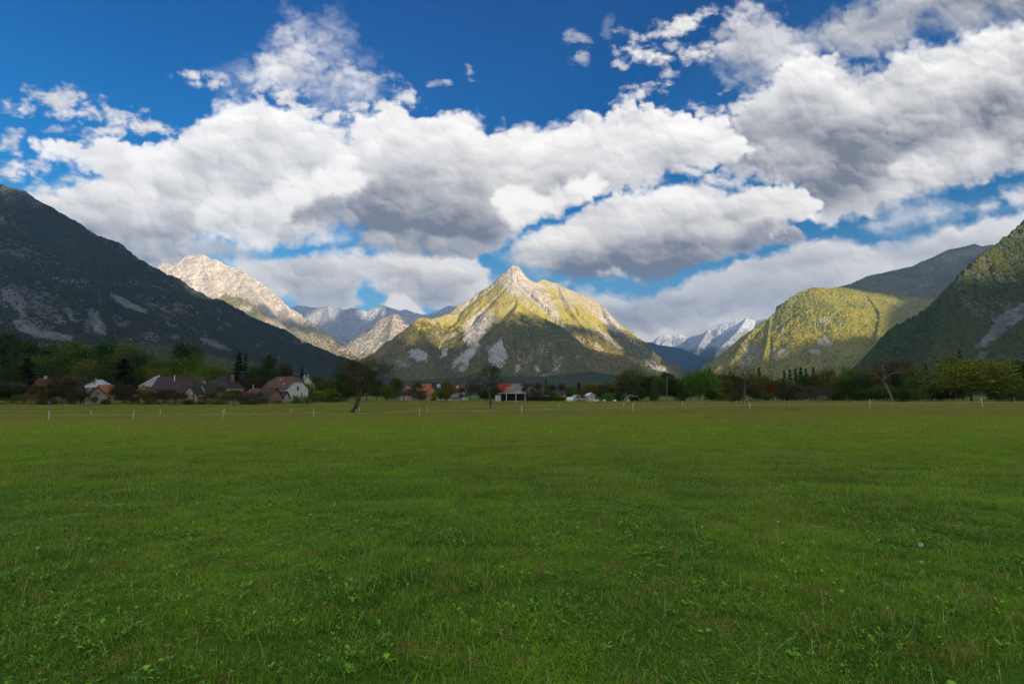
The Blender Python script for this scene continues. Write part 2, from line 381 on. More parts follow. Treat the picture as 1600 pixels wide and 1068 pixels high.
# ---------------------------------------------------------------- materials of the slopes
def slope_material(name, forest, autumn, meadow, rock, rock2, tree=12.0, bumpk=1.0):
    m, t, b = material(name, rough=.95, spec=.08)
    p = t.pos()
    cov = t.attr('cover'); sep = t.new('ShaderNodeSeparateColor'); t.l.new(cov.outputs['Color'], sep.inputs[0])
    R, G, B = sep.outputs
    n_big = t.noise(p, 1 / 260., 5, .6); n_mid = t.noise(p, 1 / 55., 4, .65); n_tree = t.noise(p, 1 / tree, 3, .7)
    crown = t.vor(p, 1 / (tree * .8), 'Color'); cs = t.new('ShaderNodeSeparateColor'); t.l.new(crown, cs.inputs[0])
    f = t.mix(t.map(cs.outputs[0], .1, .9), tuple(c * .66 for c in forest), tuple(c * 1.35 for c in forest))
    am = t.math('ADD', t.math('MULTIPLY', n_big, .55), t.math('ADD', t.math('MULTIPLY', n_mid, .5), t.math('MULTIPLY', cs.outputs[1], .28)))
    f = t.mix(t.map(am, .58, .86), f, autumn)
    md = t.mix(n_mid, tuple(c * .75 for c in meadow), tuple(c * 1.25 for c in meadow))
    f = t.mix(t.map(t.math('ADD', G, t.math('MULTIPLY', t.math('SUBTRACT', n_mid, .5), 1.4)), .35, .65), f, md)
    r1 = t.noise(p, 1 / 90., 6, .7, dist=.6); r2 = t.noise(p, 1 / 22., 5, .75)
    rk = t.mix(t.map(r1, .35, .68), rock, rock2)
    rk = t.mix(t.map(r2, .40, .72), rk, tuple(c * .55 for c in rock))
    msk = t.math('ADD', R, t.math('MULTIPLY', t.math('SUBTRACT', t.math('ADD', t.math('MULTIPLY', r2, .55), t.math('MULTIPLY', n_tree, .45)), .5), t.map(R, .02, .45, .5, 2.6)))
    c = t.mix(t.map(msk, .40, .60), f, rk)
    sn = t.math('ADD', B, t.math('MULTIPLY', t.math('SUBTRACT', r2, .5), 1.8))
    c = t.mix(t.map(sn, .4, .6), c, (.80, .82, .86))
    t.l.new(c, b.inputs['Base Color'])
    h = t.math('ADD', t.math('MULTIPLY', n_tree, .8), t.math('ADD', t.math('MULTIPLY', t.vor(p, 1 / tree), -.6), t.math('MULTIPLY', r2, .9)))
    bump(t, b, h, 1.0, tree * .75 * bumpk)
    return m
ROCK = (.40, .37, .34); ROCK2 = (.52, .50, .47)
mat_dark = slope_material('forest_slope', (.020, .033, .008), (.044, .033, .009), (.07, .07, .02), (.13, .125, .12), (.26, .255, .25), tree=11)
mat_near = slope_material('near_forest_slope', (.036, .056, .012), (.075, .066, .014), (.09, .09, .025), (.13, .125, .12), (.24, .235, .24), tree=10)
mat_mid = slope_material('autumn_slope', (.078, .088, .016), (.22, .145, .030), (.36, .30, .065), (.38, .33, .27), (.66, .60, .52), tree=14)
mat_gold = slope_material('golden_slope', (.165, .175, .026), (.35, .26, .038), (.33, .28, .065), (.40, .37, .34), (.50, .47, .43), tree=17, bumpk=1.25)
mat_lime = slope_material('limestone_slope', (.11, .115, .035), (.24, .15, .06), (.26, .23, .09), (.50, .41, .32), (.84, .77, .66), tree=22)
mat_far = slope_material('far_rock_slope', (.07, .085, .055), (.13, .11, .06), (.18, .17, .09), (.42, .43, .45), (.60, .61, .63), tree=30)
mat_wood = slope_material('wooded_hill', (.036, .052, .018), (.070, .055, .018), (.08, .09, .03), (.25, .24, .23), (.34, .33, .32), tree=12)

mat_blue = slope_material('hazed_spruce_ridge', (.045, .085, .085), (.06, .09, .07), (.10, .13, .08), (.25, .25, .25), (.34, .34, .34), tree=20)  # spruce colour with the blue of distant haze put in

# ---------------------------------------------------------------- the mountains
class Mountain: pass
MTS = []
def mountain(key, mat, ridges, pxr, dr, nrow, patches=(), rock=0.0, treeline=None, cover=None,
             gully=.16, gw=260., rough=1.0, snow=None, trees=1.0, seed=0, colstep=1.25, warp=1.0, base_z=-6):
    cols = int((pxr[1] - pxr[0]) / colstep) + 1
    pxs = np.linspace(pxr[0], pxr[1], cols)
    tq = np.linspace(0, 1, nrow); D = dr[0] * (dr[1] / dr[0]) ** tq
    tanx = (pxs - 800) / FPX / CP
    X = (D[:, None] * tanx[None, :]); Y = np.repeat(D[:, None], cols, 1)
    sc = D[:, None] / 5000.0
    wxx = X + 22 * warp * fbm(X / 240, Y / 240, 3, 5 + seed); wyy = Y + 22 * warp * fbm(X / 240, Y / 240, 3, 6 + seed)
    Z = np.full(X.shape, -400.0); DD = np.full(X.shape, 1e5); S = np.zeros(X.shape)
    for ri, (pts, k, c, d0, flat) in enumerate(ridges):
        P = np.array([at(a, b_, d_) for a, b_, d_ in pts])
        hmax = P[:, 2].max()
        s0 = ri * 3000.0
        for i in range(len(P) - 1):
            A, B = P[i], P[i + 1]; e = B[:2] - A[:2]; L2 = (e ** 2).sum()
            t = np.clip(((wxx - A[0]) * e[0] + (wyy - A[1]) * e[1]) / L2, 0, 1)
            # no warp on the ridge line itself
            d = np.hypot(wxx - A[0] - t * e[0], wyy - A[1] - t * e[1])
            d_true = np.hypot(X - A[0] - t * e[0], Y - A[1] - t * e[1])
            d = np.where(d_true < 120, d_true + (d - d_true) * (d_true / 120), d)
            zr = A[2] + t * (B[2] - A[2])
            h = np.maximum(zr, 30)
            z = zr - k * d * (1 - .20 * np.clip(k * d / h, 0, 1)) - c * (1 - np.exp(-d / d0))
            m = z > Z
            Z = np.where(m, z, Z); DD = np.where(m, d, DD); S = np.where(m, s0 + t * math.sqrt(L2), S)
            s0 += math.sqrt(L2)
    up = sstep(-40, 260, Z)
    g = fbm(S / gw + .5 * fbm(X / 500, Y / 500, 2, 8), DD / (gw * 5), 4, 40 + seed, mode=1)
    amp = np.clip(DD, 0, 420) * gully
    Z = Z + (g - .55) * amp * up
    rr = fbm(X / 330, Y / 330, 6, 60 + seed, mode=1, gain=.55)
    Z = Z + (rr - .3) * (6 + np.clip(DD, 0, 300) * .16) * rough * up
    ti = np.linspace(0, 1, nrow)[:, None]; tj = np.linspace(0, 1, cols)[None, :]
    edge = sstep(0, .07, ti) * sstep(0, .04, 1 - ti) * sstep(0, .03, tj) * sstep(0, .03, 1 - tj)
    Z = np.where(Z > -20, -20 + (Z + 20) * edge, Z)
    PX, PY = to_px(X, Y, Z)
    # cover: rock, meadow, snow
    # (steep slopes and the patches of bare rock seen on each mountain)
    gz = np.gradient(Z, axis=0) / np.maximum(np.gradient(Y, axis=0), 1e-3)
    gx = np.gradient(Z, axis=1) / np.maximum(np.gradient(X, axis=1), 1e-3)
    steep = np.hypot(gx, gz)
    nz = fbm(X / 160, Y / 160, 5, 90 + seed)
    wq = 5 * fbm(X / 90, Y / 90, 3, 91 + seed); wq2 = 4 * fbm(X / 90, Y / 90, 3, 92 + seed)
    Rk = np.full(X.shape, rock) + .35 * sstep(.9, 1.7, steep)
    Me = np.zeros(X.shape); Sn = np.zeros(X.shape)
    if treeline:
        tl = treeline[0]; tw = treeline[1]
        Rk = Rk + treeline[2] * sstep(tl - tw, tl + tw, Z + nz * tw)
        Me = Me + treeline[3] * sstep(tl - 2.2 * tw, tl - .3 * tw, Z + nz * tw * .6)
    for poly, kind, val, feather in patches:
        s_ = sstep(-feather, feather, poly_sd(PX + wq, PY + wq2, poly) + nz * feather)
        if kind == 'r': Rk = Rk + s_ * (val - Rk)
        elif kind == 'm': Me = Me + s_ * (val - Me)
        elif kind == 's': Sn = Sn + s_ * (val - Sn)
        elif kind == 'f': Rk = Rk * (1 - s_ * val)
    if snow: Sn = np.maximum(Sn, snow[1] * sstep(snow[0] - 250, snow[0] + 200, Z + nz * 250))
    # crowns of the forest, boulders of the rock
    tr = domes(X / 15, Y / 15, 70 + seed) * 9 + pnoise(X / 7, Y / 7, 71 + seed) * 2
    Z = Z + tr * trees * (1 - np.clip(Rk + nz * .3, 0, 1)) * up
    Z = Z + fbm(X / 60, Y / 60, 5, 72 + seed, mode=1, gain=.6) * 12 * rough * np.clip(Rk, 0, 1) * up
    V = np.stack([X, Y, Z], -1)
    o = grid_mesh('mountain' if key else 'hill', V.reshape(-1, 3), nrow, cols, mat,
                  {'cover': np.stack([np.clip(Rk, 0, 1), np.clip(Me, 0, 1), np.clip(Sn, 0, 1), np.ones_like(Z)], -1)}, keep=Z > base_z - 30)
    o['kind'] = 'structure'
    M = Mountain(); M.key = key; M.X, M.Y, M.Z = X, Y, Z; M.o = o; MTS.append(M)
    return M

# left mountain (in shade)
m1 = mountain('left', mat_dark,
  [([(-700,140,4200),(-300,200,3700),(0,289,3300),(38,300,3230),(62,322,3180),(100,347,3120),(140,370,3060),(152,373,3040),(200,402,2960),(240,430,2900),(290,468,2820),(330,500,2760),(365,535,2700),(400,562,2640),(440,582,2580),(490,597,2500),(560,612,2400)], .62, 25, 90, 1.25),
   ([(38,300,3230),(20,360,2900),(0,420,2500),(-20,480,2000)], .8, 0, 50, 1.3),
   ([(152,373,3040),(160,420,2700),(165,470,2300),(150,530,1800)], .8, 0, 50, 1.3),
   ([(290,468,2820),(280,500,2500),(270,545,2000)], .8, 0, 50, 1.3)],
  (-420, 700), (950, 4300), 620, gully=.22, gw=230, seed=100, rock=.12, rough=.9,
  patches=[([(0,285),(70,290),(70,330),(30,325),(0,320)],'r',.46,6),([(40,308),(60,312),(66,328),(48,322)],'r',.62,4),([(12,342),(32,346),(52,362),(40,366),(18,356)],'r',.62,4),
    ([(58,348),(104,352),(104,370),(66,366)],'r',.42,6),([(0,338),(8,340),(8,350),(0,350)],'r',.7,3),
    ([(2,450),(20,448),(34,462),(42,496),(34,500),(18,478),(4,468)],'r',.62,5),([(24,503),(40,508),(70,516),(116,528),(112,536),(60,530),(28,522)],'r',.78,4),
    ([(38,452),(60,470),(76,500),(60,498),(44,480)],'r',.50,5),([(62,470),(90,486),(104,506),(90,510),(70,492)],'r',.5,5),([(98,478),(112,486),(120,508),(108,504)],'r',.62,4),
    ([(136,486),(150,486),(166,512),(166,528),(150,526),(138,504)],'r',.66,4),([(124,492),(136,500),(146,526),(132,520)],'r',.45,4),
    ([(170,460),(182,462),(204,476),(231,487),(228,491),(200,483),(180,471)],'r',.85,2),([(172,498),(196,506),(202,516),(182,512)],'r',.58,4),
    ([(214,516),(248,520),(250,534),(222,532)],'r',.46,5),([(262,522),(282,526),(280,534),(264,532)],'r',.48,4),([(312,528),(340,534),(362,548),(340,548),(316,540)],'r',.66,4),
    ([(270,538),(300,536),(310,552),(290,556)],'r',.40,6),([(30,300),(130,360),(230,440),(160,440),(60,400),(10,350)],'r',.30,20)])
# hill with bright trees at its foot
mf = mountain('', mat_wood,
  [([(-500,520,1500),(-150,545,1500),(60,536,1500),(150,540,1480),(230,536,1460),(290,548,1440),(350,560,1400),(400,568,1380),(450,580,1340),(500,593,1300),(545,605,1260),(600,618,1200)], .35, 0, 50, 1.4)],
  (-420, 720), (700, 1700), 200, gully=.05, gw=120, seed=140, rock=.0, rough=.35, trees=.7, warp=.4,
  patches=[([(300,540),(330,538),(352,546),(345,552),(315,550)],'r',.7,3)])
# white limestone peak
m2 = mountain('white', mat_lime,
  [([(140,470,9000),(246,416,8300),(255,410,8200),(266,413,8150),(275,418,8100),(284,407,8050),(290,400,8000),(317,397,7950),(329,404,7900),(340,406,7850),(355,416,7800),(380,422,7700),(390,430,7650),(405,440,7550),(430,460,7350),(447,477,7200),(470,492,7050),(490,505,6900),(512,522,6750),(542,545,6550),(580,572,6350),(640,612,6000)], .95, 50, 110, 1.3),
   ([(317,397,7950),(322,420,7700),(330,445,7350),(340,468,7000)], 1.05, 20, 80, 1.4),
   ([(380,422,7700),(395,450,7350),(415,480,6900),(440,515,6400)], 1.1, 10, 60, 1.4),
   ([(255,410,8200),(265,440,7800),(290,470,7300)], 1.1, 10, 60, 1.4),
   ([(340,480,6700),(352,463,6700),(375,467,6600),(400,480,6450),(425,505,6250),(447,535,6000),(470,565,5800),(500,600,5500)], .8, 10, 60, 1.3),
   ([(447,477,7200),(455,500,6800),(480,540,6200),(520,590,5600)], 1.0, 0, 60, 1.4)],
  (200, 760), (4500, 9200), 560, gully=.25, gw=300, seed=200, rock=.2, rough=1.35, treeline=(860, 220, .60, .70),
  patches=[([(335,470),(352,460),(378,466),(402,480),(428,505),(450,540),(475,580),(500,620),(280,620),(300,500)],'f',.9,4),
           ([(335,470),(352,460),(378,466),(402,480),(428,505),(450,540),(475,580),(500,620),(280,620),(300,500)],'m',.62,8),
           ([(372,474),(396,478),(392,488),(376,486)],'r',.6,4),([(405,490),(425,500),(450,540),(470,575),(460,575),(435,540),(415,510)],'r',.6,5),
           ([(450,500),(520,530),(580,580),(480,590),(440,540)],'r',.42,14)])
# grey range far behind
m3 = mountain('greyrange', mat_far,
  [([(380,500,11800),(430,488,11500),(455,480,11300),(470,477,11200),(490,480,11200),(512,479,11200),(527,480,11200),(535,484,11200),(552,481,11200),(575,486,11200),(585,480,11200),(600,477,11200),(610,481,11200),(622,485,11200),(632,483,11200),(648,489,11200),(667,492,11300),(684,486,11300),(700,478,11300),(710,479,11300),(726,484,11300),(800,500,11400)], .9, 120, 160, 1.3),
   ([(512,479,11200),(520,510,10300),(535,560,9200)], 1.0, 30, 90, 1.4), ([(600,477,11200),(590,510,10400),(560,570,9300)], 1.0, 30, 90, 1.4),
   ([(455,480,11300),(480,520,10200),(500,570,9300)], 1.0, 30, 90, 1.4)],
  (430, 760), (8800, 12200), 300, gully=.2, gw=420, seed=300, rock=.62, rough=2.2, trees=.3,
  patches=[([(440,545),(640,530),(640,640),(440,640)],'f',.6,12), ([(515,500),(535,505),(530,515),(505,518)],'r',1,4),([(560,540),(590,530),(600,560),(570,570)],'r',.9,6)])
# pale spur between the peaks
m4 = mountain('spur', mat_lime,
  [([(500,585,8300),(542,543,8400),(555,528,8450),(580,512,8500),(592,500,8550),(605,494,8600),(615,490,8600),(622,491,8600),(630,497,8600),(642,510,8600),(680,530,8700),(740,560,8800)], .85, 30, 90, 1.4),
   ([(615,490,8600),(610,520,8000),(600,560,7200),(590,600,6600)], .9, 0, 60, 1.4)],
  (490, 720), (6400, 9400), 340, gully=.17, gw=280, seed=400, rock=.50, rough=1.3, trees=.6,
  patches=[([(540,545),(600,500),(610,520),(560,580)],'m',.6,10)])
# the pyramid in the middle
m5 = mountain('pyramid', mat_mid,
  [([(560,592,4500),(589,569,4650),(602,552,4750),(619,536,4850),(635,523,4920),(645,510,4960),(653,499,5000),(661,497,5020)], .95, 0, 60, 1.35),
   ([(661,497,5020),(675,499,5100),(693,492,5200),(713,491,5260),(726,487,5300),(742,479,5350),(752,470,5380),(768,460,5420),(778,445,5450),(788,431,5480),(794,421,5490),(801,415,5500),(809,416,5500),(814,422,5510),(823,435,5540),(836,442,5580),(846,437,5640),(856,438,5680),(872,444,5720),(895,455,5780),(921,466,5840),(940,476,5880),(950,487,5900),(960,500,5920),(976,513,5960),(992,530,6000),(1009,541,6050),(1035,562,6120),(1057,580,6180),(1100,606,6250)], 1.0, 70, 110, 1.35),
   ([(801,415,5500),(803,440,5330),(806,462,5130),(811,475,4980),(846,497,4760),(875,510,4640),(895,526,4560),(914,543,4480),(944,551,4400),(976,555,4330),(1002,566,4260),(1041,581,4160),(1075,596,4080),(1120,612,4000)], .92, 0, 60, 1.4),
   ([(811,475,4980),(795,500,4650),(778,535,4250),(770,575,3700),(765,600,3300)], .95, 0, 60, 1.5),
   ([(742,479,5350),(735,505,5050),(722,540,4600),(715,585,3900)], 1.0, 0, 60, 1.5),
   ([(661,497,5020),(664,520,4800),(672,550,4400),(680,590,3700)], .95, 0, 60, 1.5),
   ([(872,444,5720),(890,480,5400),(915,520,5000)], 1.1, 0, 60, 1.5), ([(940,476,5880),(965,520,5500),(1000,555,5000)], 1.1, 0, 60, 1.5)],
  (470, 1190), (3000, 6700), 620, gully=.23, gw=250, seed=500, rock=.10, rough=1.0, treeline=(820, 170, .20, .85),
  patches=[([(640,546),(655,545),(669,554),(668,566),(652,566),(641,558)],'r',.74,4),([(612,560),(640,566),(672,574),(640,576),(615,572)],'r',.44,5),
    ([(746,532),(752,540),(735,560),(728,582),(716,582),(722,566),(703,580),(712,560)],'r',.80,4),([(762,548),(783,528),(788,545),(794,562),(780,576),(764,570)],'r',.78,4),
    ([(804,572),(814,570),(812,582),(804,584)],'r',.7,3),([(833,572),(842,570),(844,582),(836,582)],'r',.6,3),([(864,575),(876,572),(874,582),(864,582)],'r',.6,3),
    ([(732,500),(750,488),(778,478),(775,500),(752,525),(730,544),(726,520)],'r',.82,6),([(687,562),(694,546),(699,544),(697,556)],'r',.8,3),([(676,520),(690,540),(694,536),(686,518)],'r',.5,3),
    ([(796,416),(814,420),(840,448),(870,482),(878,506),(860,496),(838,474),(812,464),(790,462),(786,440)],'r',.72,6),([(756,478),(800,470),(792,500),(770,500)],'r',.35,8),
    ([(846,437),(875,446),(940,478),(960,505),(985,530),(960,520),(935,500),(905,480),(880,466)],'r',.55,7),([(935,478),(950,486),(978,520),(960,520),(940,500)],'r',.78,5),
    ([(925,505),(935,508),(975,545),(968,548),(940,528)],'r',.5,4),([(1000,556),(1060,585),(1050,590),(1010,570)],'r',.6,4)])
ml = mountain('', mat_wood,
  [([(480,606,2900),(560,598,2900),(640,594,2900),(720,590,2900),(800,588,2850),(850,588,2850),(895,583,2800),(925,581,2800),(960,586,2800),(1010,595,2800),(1060,604,2800),(1120,606,2800),(1300,600,2700),(1500,590,2600),(1800,580,2500)], .3, 0, 50, 1.5)],
  (440, 1700), (1500, 3300), 170, gully=.05, gw=150, seed=540, rock=.0, rough=.4, trees=.8, warp=.5, colstep=1.6,
  patches=[([(560,598),(620,600),(620,612),(560,612)],'r',.3,5)])
# snowy range and the blue wooded ridge before it
m6 = mountain('snowrange', mat_far,
  [([(960,545,15000),(1010,536,14600),(1022,533,14500),(1027,527,14400),(1038,522,14400),(1050,525,14400),(1062,522,14300),(1072,524,14300),(1085,525,14200),(1100,520,14000),(1107,514,13900),(1122,507,13800),(1134,504,13700),(1152,498,13600),(1167,497,13500),(1181,502,13500),(1190,498,13400),(1199,497,13300),(1280,480,13200)], .85, 120, 200, 1.3),
   ([(1167,497,13500),(1150,520,12700),(1120,548,11600),(1110,575,10800)], .9, 0, 60, 1.4), ([(1199,497,13300),(1185,530,12000),(1160,570,10800)], .9, 0, 60, 1.4),
   ([(1107,514,13900),(1095,535,13000),(1080,560,11800)], .9, 0, 60, 1.4)],
  (960, 1260), (10200, 15400), 320, gully=.2, gw=480, seed=600, rock=.55, rough=2.3, trees=.2, snow=(1400, .50),
  patches=[([(1060,548),(1200,540),(1200,620),(1000,620)],'f',.8,6),([(1060,548),(1200,530),(1200,620),(1000,620)],'s',0,8)])
m6b = mountain('blueridge', mat_blue,
  [([(930,525,9000),(1004,534,9000),(1017,535,9000),(1029,539,9000),(1043,541,9000),(1052,542,9000),(1064,544,8950),(1073,549,8900),(1091,555,8800),(1107,558,8700),(1122,558,8600),(1140,557,8500),(1200,545,8400)], .6, 0, 60, 1.3)],
  (960, 1240), (6800, 9700), 240, gully=.1, gw=400, seed=650, rock=.0, rough=.8)
# right hill, its far shoulder, and the near right-hand mountain
m7b = mountain('shoulder', mat_mid,
  [([(1230,470,6300),(1300,452,6400),(1333,442,6500),(1354,432,6600),(1390,424,6700),(1423,417,6800),(1441,408,6850),(1465,399,6900),(1480,391,6900),(1510,385,7000),(1522,381,7000),(1534,385,7000),(1558,382,7000),(1640,372,7000),(1900,360,7000)], .55, 20, 90, 1.3)],
  (1200, 1720), (4700, 7500), 320, gully=.12, gw=420, seed=700, rock=.12, rough=.8,
  patches=[([(1440,410),(1520,383),(1560,382),(1545,400),(1480,412)],'r',.42,8)])
m7 = mountain('hill', mat_gold,
  [([(1118,600,4500),(1129,579,4550),(1144,558,4600),(1159,537,4650),(1180,513,4750),(1204,495,4800),(1222,477,4830),(1231,468,4840),(1249,457,4850),(1270,450,4860),(1300,450,4950),(1318,449,5100),(1350,455,5300),(1400,462,5500),(1470,470,5600),(1560,470,5700)], .95, 15, 60, 1.35),
   ([(1204,495,4800),(1200,530,4520),(1190,570,4200),(1184,600,4000)], .95, 0, 60, 1.5),
   ([(1249,457,4850),(1246,500,4650),(1242,545,4450)], .95, 0, 60, 1.5),
   ([(1350,455,5300),(1375,490,4800),(1370,530,4200),(1340,590,3500)], .75, 0, 60, 1.5)],
  (1060, 1640), (3000, 6000), 560, gully=.10, gw=240, seed=750, rock=.08, rough=.8, trees=1.15,
  patches=[([(1150,572),(1158,545),(1172,536),(1194,545),(1188,566),(1172,580),(1154,584)],'r',.46,6),([(1278,530),(1292,528),(1304,536),(1296,546),(1280,540)],'r',.64,4),
    ([(1262,545),(1276,544),(1290,552),(1282,556),(1266,552)],'r',.70,3),([(1200,545),(1240,536),(1230,560),(1205,575)],'r',.44,7),([(1280,498),(1300,500),(1298,506),(1280,504)],'r',.5,3)])
m8 = mountain('right', mat_near,
  [([(1310,600,1550),(1348,561,1624),(1369,540,1661),(1390,517,1705),(1420,498,1767),(1465,471,1829),(1474,465,1841),(1483,450,1860),(1498,432,1878),(1507,423,1891),(1519,411,1909),(1540,394,1934),(1555,388,1953),(1567,375,1965),(1579,366,1977),(1591,355,1990),(1600,345,2002),(1612,345,2011),(1660,420,2046),(1720,520,2077),(1780,600,2108)], 1.2, 12, 60, 1.3),
   ([(1474,465,1841),(1472,500,1643),(1450,560,1364)], 1.05, 0, 60, 1.4)],
  (1180, 1960), (880, 2700), 560, gully=.17, gw=220, seed=800, rock=.05, rough=.9, trees=1.15,
  patches=[([(1606,472),(1598,500),(1572,518),(1540,545),(1524,546),(1540,524),(1560,500),(1585,480)],'r',.78,4),([(1530,552),(1548,550),(1540,560),(1528,560)],'r',.6,4),([(1430,525),(1446,520),(1442,532),(1430,536)],'r',.5,5)])

# ---------------------------------------------------------------- unseen shade caster added up-sun, shaped to lay the wanted shade over the valley
SH = {
 'white': ('minus', [[(335,486),(370,484),(405,494),(402,503),(360,500),(335,497)],[(378,526),(405,518),(428,516),(425,530),(395,534)],[(392,472),(415,476),(440,492),(442,505),(420,499),(400,484)],
    [(445,500),(470,500),(500,512),(530,530),(520,534),(490,522),(460,517),(446,512)],[(440,540),(455,527),(480,537),(500,546),(530,556),(545,562),(565,580),(545,592),(520,584),(490,580),(470,572),(450,557)]]),
 'spur': ('minus', []),
 'greyrange': ('plus', [[(480,497),(500,484),(527,476),(522,494),(500,508),(482,508)],[(560,478),(590,474),(600,484),(585,500),(565,496)]]),
 'pyramid': ('plus', [[(600,480),(625,530),(667,533),(690,536),(698,544),(723,543),(732,533),(758,520),(771,504),(791,489),(823,489),(846,495),(869,507),(888,517),(901,530),(921,546),(944,554),(982,557),(962,530),(946,518),(938,508),(950,503),(975,517),(992,534),(1005,530),(900,380),(628,380)],
                      [(985,559),(1010,565),(1035,576),(1060,590),(1040,590),(1010,575)]], [[(862,502),(895,507),(937,514),(944,524),(905,523),(878,515)],[(744,482),(766,466),(782,470),(786,484),(772,500),(752,508),(742,498)]]),
 'snowrange': ('plus', [[(1105,532),(1128,526),(1150,513),(1180,502),(1205,490),(1197,515),(1160,542),(1120,560),(1075,556),(1062,543)]]),
 'hill': ('plus', [[(1110,600),(1195,558),(1234,541),(1261,528),(1306,533),(1330,524),(1378,527),(1382,505),(1384,495),(1393,483),(1417,474),(1480,466),(1450,461),(1414,466),(1375,459),(1330,453),(1270,449),(1230,430),(1100,560)]]),
 'right': ('plus', [[(1620,330),(1540,380),(1500,415),(1486,447),(1500,450),(1525,445),(1552,447),(1561,436),(1570,424),(1585,415),(1620,403)]]),
 'left': ('plus', [[(-60,270),(20,282),(45,303),(20,300),(-60,296)]]),
}
def sun_uv(X, Y, Z):
    u = X * math.cos(SUN_PHI) + Y * math.sin(SUN_PHI)
    v = Z * math.cos(SUN_EL) + (X * LX + Y * LY) * math.sin(SUN_EL)
    return u, v
def build_shade_caster():
    cs = 30.0; U0, U1, V0, V1 = -6000, 9500, -900, 5600
    nu, nv = int((U1 - U0) / cs), int((V1 - V0) / cs)
    lit = np.zeros((nv, nu)); shd = np.zeros((nv, nu))
    for M in MTS:
        PX, PY = to_px(M.X, M.Y, M.Z)
        run = np.maximum.accumulate(np.vstack([np.full((1, PY.shape[1]), -1e4), -PY[:-1]]), axis=0)
        vis = (-PY > run) & (PY < 612) & (PX > -40) & (PX < 1640)
        spec = SH.get(M.key)
        if spec is None: L = np.zeros(vis.shape, bool)
        elif spec[0] == 'minus':
            L = np.ones(vis.shape, bool)
            for pg in spec[1]: L &= poly_sd(PX, PY, pg) < 0
        else:
            L = np.zeros(vis.shape, bool)
            for pg in spec[1]: L |= poly_sd(PX, PY, pg) > 0
            for pg in (spec[2] if len(spec) > 2 else []): L &= poly_sd(PX, PY, pg) < 0
        if M.key == 'blueridge': pass
        u, v = sun_uv(M.X, M.Y, M.Z)
        iu = ((u - U0) / cs).astype(int); iv = ((v - V0) / cs).astype(int)
        ok = vis & (iu >= 0) & (iu < nu) & (iv >= 0) & (iv < nv)
        wgt = (5000.0 / M.Y) * (3.0 if M.key == 'hill' else 1.0)
        np.add.at(lit, (iv[ok & L], iu[ok & L]), wgt[ok & L]); np.add.at(shd, (iv[ok & ~L], iu[ok & ~L]), wgt[ok & ~L] * (.5 if M.key in ('', 'blueridge', 'shoulder') else 1.0))
    gx, gy = np.meshgrid(np.linspace(-900, 900, 90), np.linspace(-60, 1500, 90))
    for z in (0, 20, 40):
        u, v = sun_uv(gx, gy, np.full(gx.shape, z)); iu = ((u - U0) / cs).astype(int); iv = ((v - V0) / cs).astype(int)
        np.add.at(shd, (iv, iu), 60.0)
    lit = blur(lit, 1); shd = blur(shd, 1)
    val = (shd - lit) / (shd + lit + 1e-9); w = (shd + lit)
    known = w > .2
    f = np.where(known, val, 0); k = known.astype(float)
    for r in (2, 4, 8, 16, 32):        # fill what no seen slope decides
        fb = blur(f * (k > 0), r); kb = blur((k > 0).astype(float), r)
        fill = (k == 0) & (kb > .02)
        f = np.where(fill, fb / np.maximum(kb, 1e-6), f); k = np.where(fill, 1, k)
    f = np.where(k == 0, -1, f)
    f = blur(f, 1)
    # refine and roughen the outline
    F = np.kron(f, np.ones((2, 2))); F = blur(F, 1); cs2 = cs / 2
    uu, vv = np.meshgrid(U0 + (np.arange(F.shape[1]) + .5) * cs2, V0 + (np.arange(F.shape[0]) + .5) * cs2)
    F = F + .20 * fbm(uu / 220, vv / 160, 4, 900)
    solid = F > 0
    dist = np.zeros(F.shape); cur = solid.astype(float)
    for r in (2, 5, 10, 20): dist += blur(cur, r) * r * cs2
    th = np.where(solid, np.sqrt(np.maximum(dist - .5 * dist.max() * 0, 0)) * 9 + 30, 0) * (1 + .35 * fbm(uu / 300, vv / 240, 5, 901, mode=2))
    DW = 10500.0
    ce, se = math.cos(SUN_EL), math.sin(SUN_EL)
    def P(w):
        x = uu * math.cos(SUN_PHI) + vv * (LX * se) + w * (LX * ce)
        y = uu * math.sin(SUN_PHI) + vv * (LY * se) + w * (LY * ce)
        z = vv * ce - w * se
        return np.stack([x, y, z], -1).reshape(-1, 3)
    nr, nc = F.shape
    Vt = np.concatenate([P(-DW - th), P(-DW + th)])
    idx = np.arange(nr * nc).reshape(nr, nc)
    q = np.stack([idx[:-1, :-1], idx[:-1, 1:], idx[1:, 1:], idx[1:, :-1]], -1).reshape(-1, 4)
    q = q[solid.ravel()[q].all(axis=1)]
    e1 = np.concatenate([q[:, [0, 1]], q[:, [1, 2]], q[:, [2, 3]], q[:, [3, 0]]])
    key = e1[:, 0].astype(np.int64) * (nr * nc) + e1[:, 1]; rev = e1[:, 1].astype(np.int64) * (nr * nc) + e1[:, 0]
    bd = e1[~np.isin(key, rev)]
    n0 = nr * nc
    side = np.stack([bd[:, 1], bd[:, 0], bd[:, 0] + n0, bd[:, 1] + n0], -1)
    Q = np.concatenate([q, q[:, ::-1] + n0, side])
    used = np.zeros(2 * n0, bool); used[Q.ravel()] = True; rm = np.cumsum(used) - 1
    Q = rm[Q]; Vt = Vt[used]
    me = bpy.data.meshes.new('shade_caster'); me.vertices.add(len(Vt)); me.vertices.foreach_set('co', Vt.astype(np.float32).ravel())
    me.loops.add(Q.size); me.loops.foreach_set('vertex_index', Q.astype(np.int32).ravel()); me.polygons.add(len(Q))
    me.polygons.foreach_set('loop_start', np.arange(0, Q.size, 4, dtype=np.int32)); me.polygons.foreach_set('use_smooth', np.ones(len(Q), bool))
    me.update(calc_edges=True)
    m, t, b = material('shade_caster_white', rough=1.0, spec=0.0)
